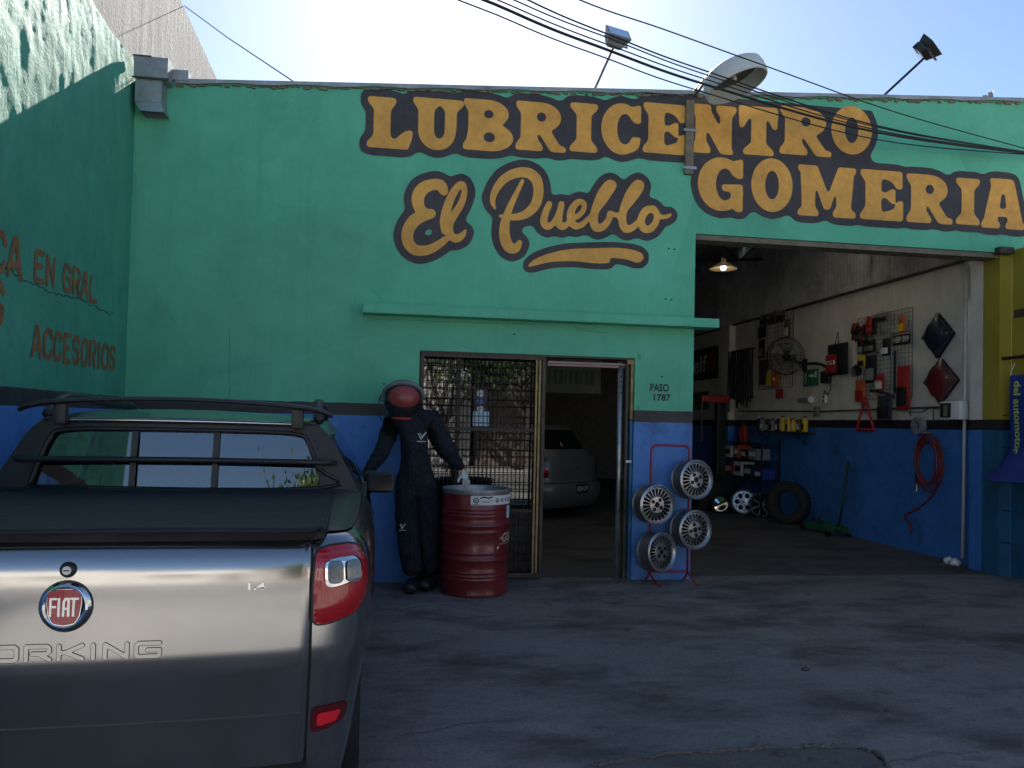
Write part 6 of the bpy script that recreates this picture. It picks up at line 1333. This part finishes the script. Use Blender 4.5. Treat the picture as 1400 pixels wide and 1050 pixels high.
for s_ in (-1, 1):
    ik = Ink(.0, .55, .9, .95, .012).poly([(.60, .60), (.72, .60), (.80, .70), (.82, .84), (.74, .92), (.66, .92), (.62, .78)]).blur(1.2); mb = MB(); ik.mesh_into(mb, lambda s, z: CB(s_*s, z, .012), 3); tl = mb.build('tail_lamp', m_lensdark, car, True, fix=False)
    ik = Ink(.0, .55, .9, .95, .012).poly([(.63, .70), (.76, .70), (.78, .79), (.65, .79)]).blur(1.); mb = MB(); ik.mesh_into(mb, lambda s, z: CB(s_*s, z, .018), 3); mb.build('lamp_cell', m_reflector, tl, True, fix=False)
    for ax_ in (.72, 3.1):
        wh = bpy.data.objects.new('wheel', None); COL.objects.link(wh); wh.parent = car; wh.location = (s_*.70, ax_, .28); Q = Matrix.Rotation(s_*PI/2, 4, 'Y'); MB().lathe([(.18, -.08), (.26, -.085), (.28, -.05), (.28, .05), (.26, .085), (.18, .08)], 32, Q).build('tyre', m_rubber, wh, True, 40); MB().lathe([(.18, .07), (.05, .06), (0, .065)], 24, Q).build('rim', m_alloyd, wh, True)
lp = MB(); lp.grid(lambda u, v: CB((u-.5)*.30, .40+.13*v, .012), 6, 2); lpo = lp.build('licence_plate', m_black, car, fix=False)
text('plate_print', 'EON 379', m_paper, lambda a, b: CB(a, .462+b, .016), 1., lpo, .02, 1., .25, .065)
MB().grid(lambda u, v: CB((u-.5)*.16, .385+.012*v, .014), 4, 1).build('plate_lamp', m_chrome, car, fix=False)
Ink(-.1, -.1, .1, .1, .004).poly([(0, .06), (.035, 0), (0, -.06), (-.035, 0)]).poly([(0, .03), (.015, 0), (0, -.03), (-.015, 0)], False).build('emblem', lambda a, b: CB(a, .76+b, .006), m_chrome, car, 4)
MB().tube([CB(s, .545, .004) for s in np.linspace(-.75, .75, 40)], .008, 5).build('bumper_seam', m_dark, car, True)
MB().b2((-.6, .15, .15), (.6, 3.5, .5)).build('underbody', m_dark, car)
# sign boards and pillar deeper inside the doorway
sb_ = on(800, 512, 1, 7.0); t = thing('hanging_board', 'pale lettered board hanging deep inside above the grey car', 'sign', (sb_[0]-.25, 7.0, sb_[2]-.35)); MB().rbox((0, 0, .35), (1.1, .03, .72), .01).build('board', mk('faded_green_board', (.20, .22, .17), .7), t); 
m_bp = mk('board_letters', (.10, .11, .09), .7)
for k in range(9): MB().b2((-.45+.1*k, -.021, .16), (-.45+.1*k+.03+.02*(k % 3), -.0165, .42)).build('faded_print', m_bp, t)
MB().cyl((-.5, 0, .7), (-.5, 0, 2.2), .006, 5).cyl((.5, 0, .7), (.5, 0, 2.2), .006, 5).build('chains', m_blackm, t)
bl2 = fac(1000, 700, 3.)
# pebbles on the forecourt
for i, (px, py, s_, lab) in enumerate(((1101, 916, .028, 'flat brown pebble near the middle of the forecourt'), (1212, 972, .016, 'dark chip of stone towards the front right of the forecourt'), (1218, 802, .02, 'yellowish leaf scrap on the floor before the garage'), (1262, 855, .012, 'tiny dark chip on the right of the forecourt'), (858, 862, .02, 'small dark scrap left of the forecourt middle'), (1065, 1033, .03, 'loose lump of broken concrete at the patch edge'), (1110, 1040, .02, 'smaller loose lump of concrete at the patch edge'), (1105, 815, .014, 'dark speck of grit before the garage entrance'))):
    g = gnd(px, py); mb = MB(); mb.lathe([(0, -.2), (.7, -.15), (1., .1), (.75, .4), (.3, .55), (0, .55)], 10); mb.v = [(x*s_*(1+.5*mn.noise(Vector((x*2, y*2, z*3+i*5)))), y*s_*.8*(1+.4*mn.noise(Vector((y*2, z*2, x*2+i*7)))), max(-.002, z*s_*.7)) for x, y, z in mb.v]
    tag(mb.build('pebble', m_stone if i != 2 else m_yellowm, None, True, 50, (g[0], g[1], .004)), lab, 'pebble', 'loose bits on the forecourt')
